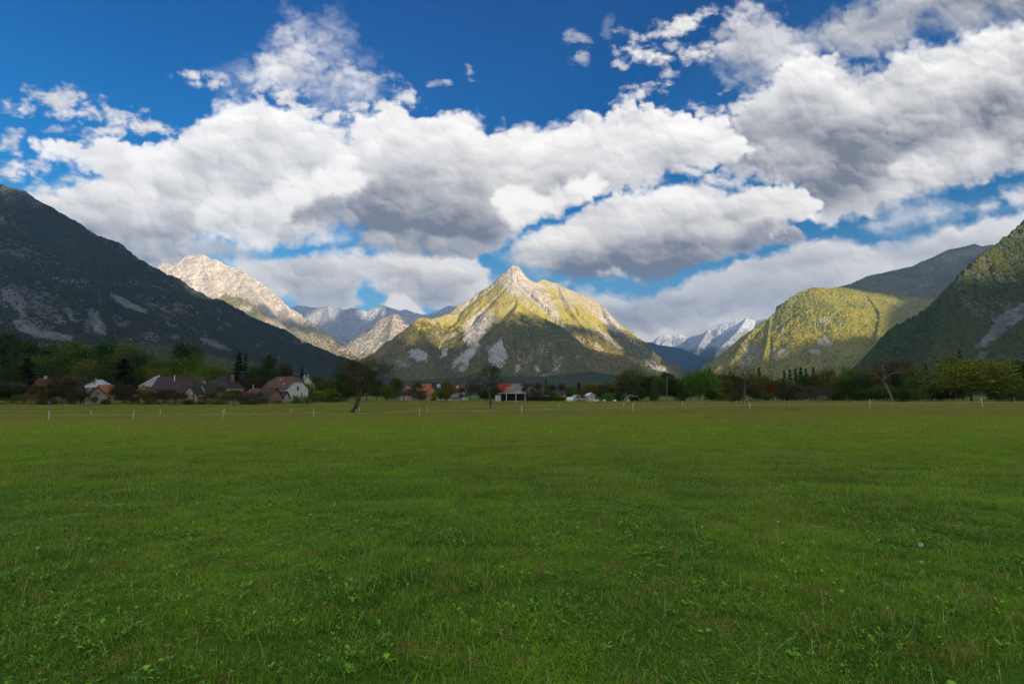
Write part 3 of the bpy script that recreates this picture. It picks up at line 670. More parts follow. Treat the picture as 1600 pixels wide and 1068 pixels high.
    t.l.new(t.mix(t.noise(t.pos(), 1 / 400., 5), (.70, .70, .71), (.86, .86, .86)), b.inputs['Base Color'])
    me.materials.append(m)
    o = bpy.data.objects.new('shade_caster', me); COL.objects.link(o); o['kind'] = 'structure'  # out-of-view sun blocker, added for the shade it casts
    print('bank', Vt.min(0), Vt.max(0), len(Vt))
    return f
SHADE_CASTER_F = build_shade_caster()
for M in MTS: M.X = M.Y = M.Z = None

# ---------------------------------------------------------------- the valley floor
def ground_z(x, y):
    """gentle lie of the field: falls to the left by the fence, level again at the houses"""
    x = np.asarray(x, float); y = np.asarray(y, float)
    r = np.hypot(x, y)
    tilt = -.90 + .95 * np.tanh(x / 50.0)
    z = np.clip((y - 6) / 69.0, 0, 1) ** 1.15 * tilt
    far = sstep(88, 165, y)
    z = z + far * (-.5 - z)
    z = z + .05 * pnoise(x / 9.0, y / 9.0, 501) * (1 - sstep(60, 140, r)) + .02 * pnoise(x / 2.3, y / 2.3, 502) * (1 - sstep(20, 60, r))
    return z
def gz(x, y): return float(ground_z(np.array([x]), np.array([y]))[0])
def on_ground(px, d, drop=0.0):
    x = (px - 800) / FPX / CP * d * 1.0
    return (x, d, gz(x, d) - drop)
def build_ground():
    rr = np.concatenate([[0.0], 1.5 * (1.045 ** np.arange(0, 125)), [600, 900, 1400, 2200, 3600, 6000, 10000, 17000, 30000, 60000]])
    rr = np.unique(np.round(rr, 3)); aa = np.radians(np.linspace(-180, 180, 361))
    R, A = np.meshgrid(rr, aa, indexing='ij')
    X = R * np.sin(A); Y = R * np.cos(A); Z = ground_z(X, Y)
    m, t, b = material('meadow_soil', rough=1.0, spec=.05)
    p = t.pos()
    n1 = t.noise(p, .5, 6, .65); n2 = t.noise(p, 6.0, 5, .7); n3 = t.noise(p, .06, 4, .6); n4 = t.noise(p, 40.0, 3, .7)
    sx = t.new('ShaderNodeMapping'); sx.inputs['Scale'].default_value = (.012, .10, 1); t.l.new(p, sx.inputs['Vector'])
    strip = t.noise(sx.outputs[0], 1.0, 4, .6)
    g = t.mix(t.map(n1, .3, .7), (.045, .120, .008), (.110, .220, .012))
    g = t.mix(t.map(n2, .45, .75), g, (.09, .13, .02))
    g = t.mix(t.math('MULTIPLY', t.map(t.math('ADD', t.math('MULTIPLY', n3, .6), t.math('MULTIPLY', n1, .4)), .50, .68), .55), g, (.10, .098, .040))
    sep = t.new('ShaderNodeSeparateXYZ'); t.l.new(p, sep.inputs[0])
    g = t.mix(t.math('MULTIPLY', t.map(sep.outputs[1], 5., 34.), .7), g, (.19, .26, .010))  # grazing-view brightening with distance, put into the ground colour
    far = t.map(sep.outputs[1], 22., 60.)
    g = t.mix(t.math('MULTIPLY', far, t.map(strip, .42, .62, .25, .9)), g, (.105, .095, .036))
    g = t.mix(t.math('MULTIPLY', t.map(n4, .35, .7, .5, 0.), 1.0), g, tuple((.025, .045, .008)))
    t.l.new(g, b.inputs['Base Color'])
    bump(t, b, t.math('ADD', n2, t.math('MULTIPLY', n4, .5)), .8, .08)
    o = grid_mesh('ground', np.stack([X, Y, Z], -1).reshape(-1, 3), len(rr), len(aa), m); o['kind'] = 'structure'
build_ground()
# ---------------------------------------------------------------- grass (one object, geometry-node instances of small turfs)
def mesh_from(name, V, F, mats, mi=None, attrs=None, smooth=True):
    me = bpy.data.meshes.new(name)
    V = np.asarray(V, np.float32)
    me.vertices.add(len(V)); me.vertices.foreach_set('co', V.ravel())
    if isinstance(F, np.ndarray):
        k = F.shape[1]; me.loops.add(F.size); me.loops.foreach_set('vertex_index', F.astype(np.int32).ravel())
        me.polygons.add(len(F)); me.polygons.foreach_set('loop_start', np.arange(0, F.size, k, dtype=np.int32)); nf = len(F)
    else:
        tot = np.cumsum([0] + [len(f) for f in F]); fl = np.fromiter((i for f in F for i in f), np.int32)
        me.loops.add(len(fl)); me.loops.foreach_set('vertex_index', fl)
        me.polygons.add(len(F)); me.polygons.foreach_set('loop_start', tot[:-1].astype(np.int32)); nf = len(F)
    me.polygons.foreach_set('use_smooth', np.full(nf, smooth))
    if mi is not None: me.polygons.foreach_set('material_index', np.asarray(mi, np.int32))
    me.update(calc_edges=True)
    for k_, a in (attrs or {}).items():
        at_ = me.attributes.new(k_, 'FLOAT', 'POINT'); at_.data.foreach_set('value', np.asarray(a, np.float32))
    for m in mats: me.materials.append(m)
    return me
def grass_material():
    m, t, b = material('grass_blade', rough=.8, spec=.06)
    p = t.pos()
    n1 = t.noise(p, .45, 5, .6); n3 = t.noise(p, .07, 3, .6); n2 = t.noise(p, 2.6, 4, .65)
    rnd = t.attr('rnd').outputs['Fac']; tip = t.attr('tip').outputs['Fac']
    sx = t.new('ShaderNodeMapping'); sx.inputs['Scale'].default_value = (.012, .10, 1); t.l.new(p, sx.inputs['Vector'])
    strip = t.noise(sx.outputs[0], 1.0, 4, .6)
    g = t.mix(t.map(n1, .38, .62), (.035, .140, .018), (.225, .400, .026))
    g = t.mix(t.map(n2, .40, .70), g, (.110, .270, .022))
    g = t.mix(t.math('MULTIPLY', t.map(rnd, .35, 1.0), .65), g, (.38, .60, .05))
    sep = t.new('ShaderNodeSeparateXYZ'); t.l.new(p, sep.inputs[0])
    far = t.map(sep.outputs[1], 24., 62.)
    g = t.mix(t.math('MULTIPLY', t.map(sep.outputs[1], 5., 34.), .75), g, t.mix(t.map(n2, .35, .7), (.22, .38, .012), (.37, .50, .018)))  # yellower with distance; the lighter look at grazing view is put into colour
    # dry stalks: more of them in patches and in the strip before the fence
    dryness = t.math('ADD', t.math('MULTIPLY', t.map(n3, .42, .62), .30), t.math('MULTIPLY', far, t.map(strip, .36, .60, .22, .80)))
    dryness = t.math('ADD', dryness, t.math('MULTIPLY', t.map(n2, .52, .64), .62))
    dry = t.map(t.math('ADD', dryness, t.math('MULTIPLY', t.math('SUBTRACT', t.math('FRACT', t.math('MULTIPLY', rnd, 7.31)), 1.0), 1.0)), -.10, .06)
    g = t.mix(dry, g, (.34, .25, .07))
    g = t.mix(t.math('MULTIPLY', tip, .35), g, (.19, .25, .04))
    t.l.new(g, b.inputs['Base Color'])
    # light comes through thin blades
    tr = t.new('ShaderNodeBsdfTranslucent', inp={'Color': g})
    mx = t.new('ShaderNodeMixShader', inp={0: .40, 1: b.outputs[0], 2: tr.outputs[0]})
    out = [n for n in t.n if n.type == 'OUTPUT_MATERIAL'][0]; t.l.new(mx.outputs[0], out.inputs['Surface'])
    return m
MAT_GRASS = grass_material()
m_, t_, b_ = material('weed_leaf', rough=.6, spec=.12)
rn_ = t_.attr('rnd').outputs['Fac']
c_ = t_.mix(rn_, (.060, .19, .018), (.22, .42, .03)); c_ = t_.mix(t_.map(rn_, .90, .99), c_, (.22, .15, .04))
t_.l.new(c_, b_.inputs['Base Color']); MAT_WEED = m_
m_, t_, b_ = material('straw', rough=.8, spec=.1)
t_.l.new(t_.mix(t_.noise(t_.pos(), 9.0, 3), (.22, .18, .09), (.42, .35, .20)), b_.inputs['Base Color']); MAT_STRAW = m_

def turf(seed, size, n, hmin, hmax, w, leaves=0, straws=0, lean=.5, seg=3, clump=.5):
    r = np.random.default_rng(seed)
    nc = max(4, int(size * size * 14)); cc = r.uniform(-size / 2, size / 2, (nc, 2)); ch = r.uniform(.55, 1.25, nc)
    ci = r.integers(0, nc, n)
    base = r.uniform(-size / 2, size / 2, (n, 2)) * (1 - clump) + (cc[ci] + r.normal(0, .07 + size * .03, (n, 2))) * clump
    h = r.uniform(hmin, hmax, n) * ch[ci] * (.7 + .6 * r.random(n) ** 2)
    th = r.uniform(0, 2 * math.pi, n); ln = r.gamma(2.0, lean / 2, n)
    V = []; T = []; R = []; M = []
    dirx, diry = np.cos(th), np.sin(th)
    px_, py_ = -diry, dirx
    tw = r.uniform(-.6, .6, n)
    sx_, sy_ = px_ * np.cos(tw) + dirx * np.sin(tw), py_ * np.cos(tw) + diry * np.sin(tw)
    rnd = r.random(n); bwv = .55 + 1.3 * r.random(n) ** 2.5
    levels = np.linspace(0, 1, seg + 1)
    rows = []
    for l in levels:
        off = h * ln * l ** 1.8; z = h * l * (1 - .35 * np.minimum(ln, 1.4) * l) - .012
        wd = (w * bwv) * (1 - l ** 2.2) * .5 + w * .03
        wv = wd * r.uniform(.7, 1.3, n) if l == 0 else wd
        cx = base[:, 0] + dirx * off; cy = base[:, 1] + diry * off
        rows.append(np.stack([cx - sx_ * wv, cy - sy_ * wv, z], -1)); rows.append(np.stack([cx + sx_ * wv, cy + sy_ * wv, z], -1))
    A = np.stack(rows, 1)                       # n, 2(seg+1), 3
    V = A.reshape(-1, 3); k = 2 * (seg + 1)
    b0 = (np.arange(n) * k)[:, None]
    F = np.concatenate([b0 + np.array([[2 * i, 2 * i + 1, 2 * i + 3, 2 * i + 2]]) for i in range(seg)], 0)
    tip = np.tile(np.repeat(levels, 2), n); rn = np.repeat(rnd, k)
    mi = np.zeros(len(F), int)
    V = [V]; F = [F]; mi = [mi]; tips = [tip]; rns = [rn]; nv = n * k
    def add(v, f, m, tp):
        nonlocal nv
        V.append(np.array(v)); F.append(np.array(f) + nv); mi.append(np.full(len(f), m)); tips.append(np.full(len(v), tp)); rns.append(np.full(len(v), r.random())); nv += len(v)
    for i in range(leaves):                     # broad-leaved weeds: a rosette
        c = r.uniform(-size / 2, size / 2, 2); q = r.integers(3, 8); sz = .007 + .015 * r.random() ** 1.6 + (.016 if r.random() < .08 else 0)
        for j in range(q):
            a = r.uniform(0, 6.28); L_ = sz * r.uniform(.7, 1.4); wl = L_ * r.uniform(.16, .50); z0 = r.uniform(.012, .055); z1 = z0 + L_ * r.uniform(.1, .7)
            d = np.array([math.cos(a), math.sin(a)]); p_ = np.array([-d[1], d[0]]); s = c + d * L_ * .2
            pts = [(*s, z0), (*(s + d * L_ * .45 + p_ * wl), (z0 + z1) / 2 + .01), (*(s + d * L_), z1), (*(s + d * L_ * .45 - p_ * wl), (z0 + z1) / 2 + .01)]
            add(pts, [[0, 1, 2, 3]], 1, .3)
    for i in range(straws):
        c = r.uniform(-size / 2, size / 2, 2); a = r.uniform(0, 6.28); L_ = r.uniform(.07, .20); ln_ = r.uniform(.1, 1.0)
        d = np.array([math.cos(a), math.sin(a)]); p_ = np.array([-d[1], d[0]]) * w * .30
        for j in range(2):
            q0, q1 = j / 2, (j + 1) / 2
            A0 = c + d * L_ * ln_ * q0 ** 1.5; A1 = c + d * L_ * ln_ * q1 ** 1.5
            add([(*(A0 - p_), L_ * q0), (*(A0 + p_), L_ * q0), (*(A1 + p_ * .6), L_ * q1), (*(A1 - p_ * .6), L_ * q1)], [[0, 1, 2, 3]], 2, .5)
    return mesh_from('turf', np.concatenate(V), np.concatenate(F), [MAT_GRASS, MAT_WEED, MAT_STRAW], np.concatenate(mi), {'tip': np.concatenate(tips), 'rnd': np.concatenate(rns)})

def build_grass():
    r = np.random.default_rng(7)
    variants = []
    for s in range(5): variants.append(turf(10 + s, .62, 1650, .028, .095, .0055, lean=[.7, 1.0, .6, 1.2, .85][s], leaves=[16, 40, 6, 60, 26][s], straws=[3, 1, 5, 1, 7][s]))
    for s in range(4): variants.append(turf(30 + s, 1.5, 2600, .035, .095, .0085, lean=.9, leaves=[16, 50, 5, 34][s], straws=[10, 4, 22, 6][s]))
    for s in range(3): variants.append(turf(50 + s, 4.0, 3200, .04, .12, .022, leaves=0, straws=[20, 5, 45][s], seg=2))
    for s in range(2): variants.append(turf(60 + s, 10.0, 4200, .05, .16, .06, leaves=0, straws=[20, 60][s], seg=2, clump=.3))
    pts = []; var = []; rot = []; scl = []
    for s in range(2): variants.append(turf(70 + s, 3.0, 900, .12, .42, .045, straws=[60, 20][s], seg=2, lean=.4, clump=.8))
    def lay(y0, y1, step, ids, jit, clearm=4.0):
        y = y0
        while y < y1:
            w = (y + step) * .93 + clearm
            for x in np.arange(-w, w + step, step):
                if r.random() < .03 and step < 2: continue
                X = x + r.uniform(-jit, jit); Y = y + r.uniform(-jit, jit)
                # taller and shorter patches of turf
                hgt = float(.92 + .62 * pnoise(np.array([X / 1.9]), np.array([Y / 1.9]), 620)[0] + .42 * pnoise(np.array([X / .6]), np.array([Y / .6]), 621)[0])
                pts.append((X, Y)); var.append(ids[r.integers(0, len(ids))]); rot.append(r.uniform(0, 6.283)); scl.append((1.0, max(.45, hgt)))
            y += step
    lay(-1.4, 9.0, .46, [0, 1, 2, 3, 4], .12); lay(9.0, 26, 1.1, [5, 6, 7, 8], .25); lay(26, 72, 3.0, [9, 10, 11], .6); lay(72, 165, 7.5, [12, 13], 1.5)
    for k in range(900):                       # the rough verge where the mowing stops
        Y = 150 + 26 * r.random() ** 1.3; X = r.uniform(-.95, .95) * Y
        if pnoise(np.array([X / 14.0]), np.array([Y / 5.0]), 640)[0] < -.15: continue
        pts.append((X, Y)); var.append(14 + int(r.random() < .4)); rot.append(r.uniform(0, 6.283)); scl.append((1.0, r.uniform(.5, 1.6)))
    P = np.array(pts); Zg = ground_z(P[:, 0], P[:, 1])
    V = np.column_stack([P, Zg])
    me = bpy.data.meshes.new('grass'); me.vertices.add(len(V)); me.vertices.foreach_set('co', V.astype(np.float32).ravel())
    for nm, dt, data in (('var', 'INT', var), ('rot', 'FLOAT', rot)):
        a = me.attributes.new(nm, dt, 'POINT'); a.data.foreach_set('value', np.array(data, np.int32 if dt == 'INT' else np.float32))
    a = me.attributes.new('scl', 'FLOAT_VECTOR', 'POINT'); a.data.foreach_set('vector', np.array([(s[0], s[0], s[1]) for s in scl], np.float32).ravel())
    ob = bpy.data.objects.new('grass', me); COL.objects.link(ob)
    finish(ob, 'short green meadow grass with clover, weeds and dry stalks', kind='stuff')
    cl = bpy.data.collections.new('turf_kinds')
    for i, v in enumerate(variants):
        o = bpy.data.objects.new('turf_%02d' % i, v); cl.objects.link(o)
    ng = bpy.data.node_groups.new('sow_grass', 'GeometryNodeTree')
    ng.interface.new_socket('Geometry', in_out='INPUT', socket_type='NodeSocketGeometry'); ng.interface.new_socket('Geometry', in_out='OUTPUT', socket_type='NodeSocketGeometry')
    N = ng.nodes; L = ng.links
    gi = N.new('NodeGroupInput'); go = N.new('NodeGroupOutput')
    ci = N.new('GeometryNodeCollectionInfo'); ci.inputs['Collection'].default_value = cl; ci.inputs['Separate Children'].default_value = True; ci.inputs['Reset Children'].default_value = True
    mp = N.new('GeometryNodeMeshToPoints')
    ip = N.new('GeometryNodeInstanceOnPoints'); ip.inputs['Pick Instance'].default_value = True
    def na(nm, dt):
        n = N.new('GeometryNodeInputNamedAttribute'); n.data_type = dt; n.inputs['Name'].default_value = nm; return n.outputs['Attribute']
    cx = N.new('ShaderNodeCombineXYZ'); L.new(na('rot', 'FLOAT'), cx.inputs[2])
    L.new(gi.outputs[0], mp.inputs['Mesh']); L.new(mp.outputs[0], ip.inputs['Points']); L.new(ci.outputs[0], ip.inputs['Instance'])
    L.new(na('var', 'INT'), ip.inputs['Instance Index']); L.new(cx.outputs[0], ip.inputs['Rotation']); L.new(na('scl', 'FLOAT_VECTOR'), ip.inputs['Scale'])
    L.new(ip.outputs[0], go.inputs[0])
    md = ob.modifiers.new('sow', 'NODES'); md.node_group = ng
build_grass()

# ---------------------------------------------------------------- trees
def leaf_mat(name, c1, c2, c3=None):
    m, t, b = material(name, rough=.8, spec=.05)
    oi = t.new('ShaderNodeObjectInfo')
    rnd = t.attr('rnd').outputs['Fac']
    c = t.mix(rnd, c1, c2)
    if c3: c = t.mix(t.map(t.noise(t.pos(), .22, 3, .6), .50, .66), c, c3)
    hs = t.new('ShaderNodeHueSaturation', inp={'Color': c, 'Value': t.math('ADD', .8, t.math('MULTIPLY', oi.outputs['Random'], .45)), 'Hue': t.math('ADD', .485, t.math('MULTIPLY', oi.outputs['Random'], .03))})
    t.l.new(hs.outputs[0], b.inputs['Base Color'])
    tr = t.new('ShaderNodeBsdfTranslucent', inp={'Color': hs.outputs[0]})
    mx = t.new('ShaderNodeMixShader', inp={0: .25, 1: b.outputs[0], 2: tr.outputs[0]})
    out = [n for n in t.n if n.type == 'OUTPUT_MATERIAL'][0]; t.l.new(mx.outputs[0], out.inputs['Surface'])
    return m
LEAF = {
 'dark': leaf_mat('leaf_dark_green', (.016, .036, .006), (.050, .085, .014)),
 'green': leaf_mat('leaf_green', (.038, .095, .010), (.10, .175, .022), (.12, .13, .02)),
 'olive': leaf_mat('leaf_olive', (.055, .085, .014), (.13, .145, .025), (.15, .10, .022)),
 'yellow': leaf_mat('leaf_yellow', (.08, .105, .012), (.18, .18, .02), (.24, .16, .02)),
 'brown': leaf_mat('leaf_brown', (.042, .034, .016), (.080, .062, .028), (.05, .055, .016)),
 'rust': leaf_mat('leaf_rust', (.12, .055, .018), (.20, .10, .025), (.07, .07, .02)),
 'needle': leaf_mat('needle_dark', (.012, .024, .012), (.030, .045, .018)),
 'grey': leaf_mat('leaf_grey_green', (.06, .066, .036), (.10, .105, .06), (.10, .075, .04)),
}
m_, t_, b_ = material('bark', rough=.95, spec=.1)
t_.l.new(t_.mix(t_.noise(t_.pos(), 3.0, 5, .7), (.045, .036, .028), (.12, .10, .08)), b_.inputs['Base Color']); BARK = m_
bump(t_, b_, t_.noise(t_.pos(), 9.0, 4), .6, .04)
m_, t_, b_ = material('pale_bark', rough=.95, spec=.1)
t_.l.new(t_.mix(t_.noise(t_.pos(), 2.0, 5, .7), (.11, .09, .07), (.22, .19, .155)), b_.inputs['Base Color']); PALE = m_

def tube_arrays(paths, sides=5):
    """paths: list of (pts [n,3], radii [n]); joined into one mesh"""
    V = []; F = []; nv = 0
    for pts, rad in paths:
        pts = np.asarray(pts, float); n = len(pts)
        if n < 2: continue
        tg = np.gradient(pts, axis=0); tg /= np.linalg.norm(tg, axis=1, keepdims=True) + 1e-9
        up = np.where(np.abs(tg[:, 2:3]) > .9, np.array([[1., 0, 0]]), np.array([[0, 0, 1.]]))
        a = np.cross(tg, up); a /= np.linalg.norm(a, axis=1, keepdims=True) + 1e-9; b = np.cross(tg, a)
        k = sides if rad[0] > .04 else 3
        th = np.arange(k) * 2 * math.pi / k
        ring = pts[:, None] + np.asarray(rad)[:, None, None] * (a[:, None] * np.cos(th)[None, :, None] + b[:, None] * np.sin(th)[None, :, None])
        V.append(ring.reshape(-1, 3))
        i = np.arange(n - 1)[:, None] * k; j = np.arange(k)[None, :]
        j2 = (j + 1) % k
        F.append(np.stack([i + j, i + j2, i + k + j2, i + k + j], -1).reshape(-1, 4) + nv); nv += n * k
    return np.concatenate(V), np.concatenate(F)
def curve(r, a, d, L, n=5, wob=.12, up=.0):
    pts = [np.array(a, float)]; d = np.array(d, float); d /= np.linalg.norm(d)
    for i in range(n):
        d = d + r.normal(0, wob, 3) + np.array([0, 0, up]); d /= np.linalg.norm(d)
        pts.append(pts[-1] + d * L / n)
    return np.array(pts), d
def leaves(r, C, size, aspect=1.4, up=.35):
    """one small quad per centre"""
    n = len(C)
    nrm = r.normal(0, 1, (n, 3)); nrm[:, 2] = np.abs(nrm[:, 2]) + up; nrm /= np.linalg.norm(nrm, axis=1, keepdims=True)
    a = np.cross(nrm, r.normal(0, 1, (n, 3))); a /= np.linalg.norm(a, axis=1, keepdims=True) + 1e-9
    b = np.cross(nrm, a)
    s = size * r.uniform(.6, 1.35, n)[:, None]
    q = np.stack([C - a * s * .5, C + b * s * .5 / aspect, C + a * s * .5, C - b * s * .5 / aspect], 1)
    return q.reshape(-1, 3), np.arange(n * 4).reshape(-1, 4), np.repeat(r.random(n), 4)

def broadleaf(seed, H, Wd, low=.22, nclump=70, per=85, leaf=.42, lump=.30, trunk_r=.22, open_=0.0):
    """a rounded crown: limbs end in clumps of leaves that fill an uneven ellipsoid"""
    r = np.random.default_rng(seed)
    cz = H * (1 + low) / 2; rz = H * (1 - low) / 2; rx = Wd / 2
    C = []
    while len(C) < nclump:
        p = r.normal(0, 1, 3); p /= np.linalg.norm(p); rad = r.uniform(.35, 1.0) ** .55
        k = 1 + lump * pnoise(np.array([p[0] * 1.7 + seed]), np.array([p[2] * 1.7 + p[1] * 1.3 + seed]), 5)[0]
        q = p * rad * k
        if q[2] < -.55: q[2] *= .8
        C.append([q[0] * rx * .86, q[1] * rx * .86, cz + q[2] * rz * .86])
    C = np.array(C)
    paths = []
    top = np.array([r.normal(0, .03 * Wd), r.normal(0, .03 * Wd), H * .72])
    tp = np.array([[0, 0, -.3], [r.normal(0, .1), r.normal(0, .1), H * low * .8], [top[0] * .6, top[1] * .6, H * .45], top])
    paths.append((tp, [trunk_r * 1.25, trunk_r * .9, trunk_r * .55, trunk_r * .15]))
    for c in C[::3]:
        z0 = r.uniform(.5, .95) * min(c[2] * .72, H * .62); k = np.clip(z0 / top[2], 0, 1)
        a = np.array([top[0] * k, top[1] * k, z0]); mid = (a + c) / 2 + np.array([0, 0, -.06 * H]) + r.normal(0, .03 * H, 3)
        rr = trunk_r * .32
        paths.append((np.array([a, mid, c]), [rr, rr * .6, rr * .2]))
    TV, TF = tube_arrays(paths)
    L = []
    for c in C:
        s = Wd * r.uniform(.085, .15)
        n = int(per * r.uniform(.6, 1.3))
        L.append(c + r.normal(0, 1, (n, 3)) * np.array([s, s, s * .62]))
    L = np.concatenate(L)
    LV, LF, rn = leaves(r, L, leaf)
    return (TV, TF), (LV, LF, rn)
def spruce(seed, H, Wd, n=2600, leaf=.6, droop=.25, bare=.06):
    r = np.random.default_rng(seed)
    paths = [(np.array([[0, 0, -.3], [0, 0, H * .5], [0, 0, H * .985]]), [.02 * H, .012 * H, .002 * H])]
    L = []; tiers = int(H * 1.9)
    for i in range(tiers):
        z = H * (bare + (1 - bare) * (i + r.uniform(-.3, .3)) / tiers); R = Wd / 2 * (1 - z / H) ** .82 * r.uniform(.78, 1.15) + .12
        k = int(5 + 5 * (1 - z / H))
        for j in range(k):
            a = r.uniform(0, 6.283); d = np.array([math.cos(a), math.sin(a)]); Rb = R * r.uniform(.75, 1.1)
            m = max(3, int(n / tiers / k)); q = r.uniform(.12, 1, m)
            c = np.stack([d[0] * Rb * q, d[1] * Rb * q, z - droop * Rb * q + .05 * Rb], -1) + r.normal(0, 1, (m, 3)) * np.array([.10, .10, .06]) * (Rb + .4)
            L.append(c)
        if R > .8: paths.append((np.array([[0, 0, z], [d[0] * R * .8, d[1] * R * .8, z - droop * R * .8]]), [.03, .01]))
    L = np.concatenate(L)
    return tube_arrays(paths), leaves(r, L, leaf, aspect=2.0, up=.6)
def branchy(seed, H, Wd, depth=4, leafn=1500, leaf=.22, lean=(0, 0), trunk_r=.16, fork=.28, spread=.9, splits=(3, 3), path=None, cloud=.5, twigs=1.0):
    """open crown: a real branching skeleton with few leaves"""
    r = np.random.default_rng(seed)
    paths = []; tips = []
    def grow(a, d, L, rad, lv):
        pts, dd = curve(r, a, d, L, n=4, wob=.13, up=.03 if lv > 1 else .05)
        paths.append((pts, np.linspace(rad, rad * .55, len(pts))))
        if lv == 0:
            tips.append(pts[-1]); tips.append(pts[-2]); return
        if lv <= 2: tips.append(pts[-1])
        for i in range(r.integers(splits[0], splits[1] + 1)):
            ax = r.normal(0, 1, 3); ax -= ax.dot(dd) * dd; ax /= np.linalg.norm(ax)
            k = r.uniform(.35, 1.0) * spread
            nd = dd * math.cos(k) + ax * math.sin(k)
            q = pts[r.integers(2, 5)] if i else pts[-1]
            grow(q, nd, L * r.uniform(.55, .82), rad * r.uniform(.42, .62), lv - 1)
    if path is None:
        path = np.array([[0, 0, -.3], [lean[0] * .3, lean[1] * .3, H * fork * .5], [lean[0], lean[1], H * fork]])
    path = np.array(path, float)
    paths.append((path, np.linspace(trunk_r * 1.2, trunk_r * .85, len(path))))
    d0 = path[-1] - path[-2]; d0 /= np.linalg.norm(d0)
    n0 = 5
    for i in range(n0):
        a = i * 6.283 / n0 + r.uniform(-.4, .4); sp = r.uniform(.55, 1.15) * spread if i else .15
        d = np.array([math.cos(a) * math.sin(sp), math.sin(a) * math.sin(sp), math.cos(sp)]) + d0 * .3
        grow(path[-1] if i % 2 == 0 else path[-1] * .85 + path[-2] * .15, d, H * .26, trunk_r * .6, depth - 1)
    T = np.array(tips); A = path[-1]
    # fit the skeleton to the wanted size
    ext = np.percentile(np.abs(T[:, 0] - A[0]), 96); top = np.percentile(T[:, 2], 99)
    sx = (Wd / 2) / max(ext, .1); sz = (H - A[2]) / max(top - A[2], .1)
    def fit(p):
        p = np.array(p, float); q = (p - A) * np.array([sx, sx, sz]) + A
        return np.where((np.arange(len(p)) >= 0)[:, None], q, p)
    paths = [paths[0]] + [(fit(p), rd) for p, rd in paths[1:]]
    T = fit(T)
    if leafn:
        L = T[r.integers(0, len(T), leafn)] + r.normal(0, cloud, (leafn, 3))
        lv = leaves(r, L, leaf)
    else: lv = None
    return tube_arrays(paths, 6), lv

def add_clumps(cp, seed, cx, cz, rx, rz, n, per, leaf, s=.5):
    r = np.random.default_rng(seed); (T, lv) = cp; C = []
    while len(C) < n:
        p = r.normal(0, 1, 3); p /= np.linalg.norm(p); p *= r.uniform(.2, 1) ** .5 * (1 + .25 * math.sin(p[0] * 7 + seed) * math.cos(p[2] * 5))
        C.append([cx + p[0] * rx, p[1] * rx * .8, cz + p[2] * rz])
    L = np.concatenate([np.array(c) + r.normal(0, 1, (int(per * r.uniform(.3, 1.4)), 3)) * np.array([s, s, s * .6]) for c in C])
    a, b, c_ = leaves(r, L, leaf)
    nv = len(lv[0])
    return T, (np.concatenate([lv[0], a]), np.concatenate([lv[1], b + nv]), np.concatenate([lv[2], c_]))
def make_tree(name, kind, parts, bark=None, leafmat=None, loc=(0, 0, 0), rz=0, sc=(1, 1, 1)):
    root = bpy.data.objects.new(name, None); COL.objects.link(root)
    root.location = loc; root.rotation_euler = (0, 0, rz); root.scale = sc; root.empty_display_size = .5
    (TV, TF), lv = parts
    me = mesh_from('trunk', TV, TF, [bark or BARK]); o = bpy.data.objects.new('trunk', me); COL.objects.link(o); o.parent = root
    if lv is not None:
        me = mesh_from('crown', lv[0], lv[1], [leafmat], attrs={'rnd': lv[2]}, smooth=False)
        o = bpy.data.objects.new('crown', me); COL.objects.link(o); o.parent = root
    root['category'] = kind
    return root
PROTO = {}
def proto_parts(key):
    if key in PROTO: return PROTO[key]
    k, v = key
    s = 1000 + v * 37
    if k == 'round': p = broadleaf(s, 12, 11, low=[.03, .08, .0][v % 3], nclump=85, per=80, leaf=.46)
    elif k == 'tall': p = broadleaf(s + 5, 16, 9, low=.04, nclump=100, per=75, leaf=.46, lump=.45)
    elif k == 'small': p = broadleaf(s + 9, 6, 5.4, low=.06, nclump=44, per=85, leaf=.30, trunk_r=.13, lump=.4)
    elif k == 'spruce': p = spruce(s + 11, 16, 6.5)
    elif k == 'slim': p = spruce(s + 13, 15, 4.0, n=2200, leaf=.5)
    elif k == 'bare': p = branchy(s + 17, 8, 8, depth=5, leafn=4200, leaf=.25, cloud=.42, splits=(2, 3), trunk_r=.15)
    elif k == 'baretall': p = branchy(s + 19, 13, 8, depth=5, leafn=2200, leaf=.24, cloud=.45, splits=(2, 3), trunk_r=.18, fork=.35)
    elif k == 'bush': p = broadleaf(s + 23, 2.6, 4.2, low=-.05, nclump=36, per=70, leaf=.22, trunk_r=.06, lump=.5)
    elif k == 'twiggy': p = branchy(s + 29, 3.6, 4.6, depth=5, leafn=3600, leaf=.16, cloud=.30, splits=(2, 3), trunk_r=.07, fork=.12, spread=1.1)
    (TV, TF), lv = p
    tm = mesh_from('trunk', TV, TF, [BARK]); cm = mesh_from('crown', lv[0], lv[1], [LEAF['green']], attrs={'rnd': lv[2]}, smooth=False)
    size = (max(np.percentile(lv[0][:, 0], 99) - np.percentile(lv[0][:, 0], 1), .1), np.percentile(lv[0][:, 2], 99.6))
    PROTO[key] = (tm, cm, size)
    return PROTO[key]
KINDNAME = {'round': 'broadleaf_tree', 'tall': 'broadleaf_tree', 'small': 'broadleaf_tree', 'spruce': 'spruce_tree', 'slim': 'spruce_tree', 'bare': 'bare_tree', 'baretall': 'bare_tree', 'bush': 'shrub', 'twiggy': 'shrub'}
LOOK = {('round', 'dark'): 'dark green rounded broadleaf tree', ('round', 'green'): 'mid green rounded broadleaf tree', ('round', 'olive'): 'olive rounded autumn tree', ('round', 'yellow'): 'yellow green rounded autumn tree', ('round', 'brown'): 'brown rounded autumn tree', ('round', 'rust'): 'rust coloured rounded tree',
        ('round', 'grey'): 'grey green rounded tree'}
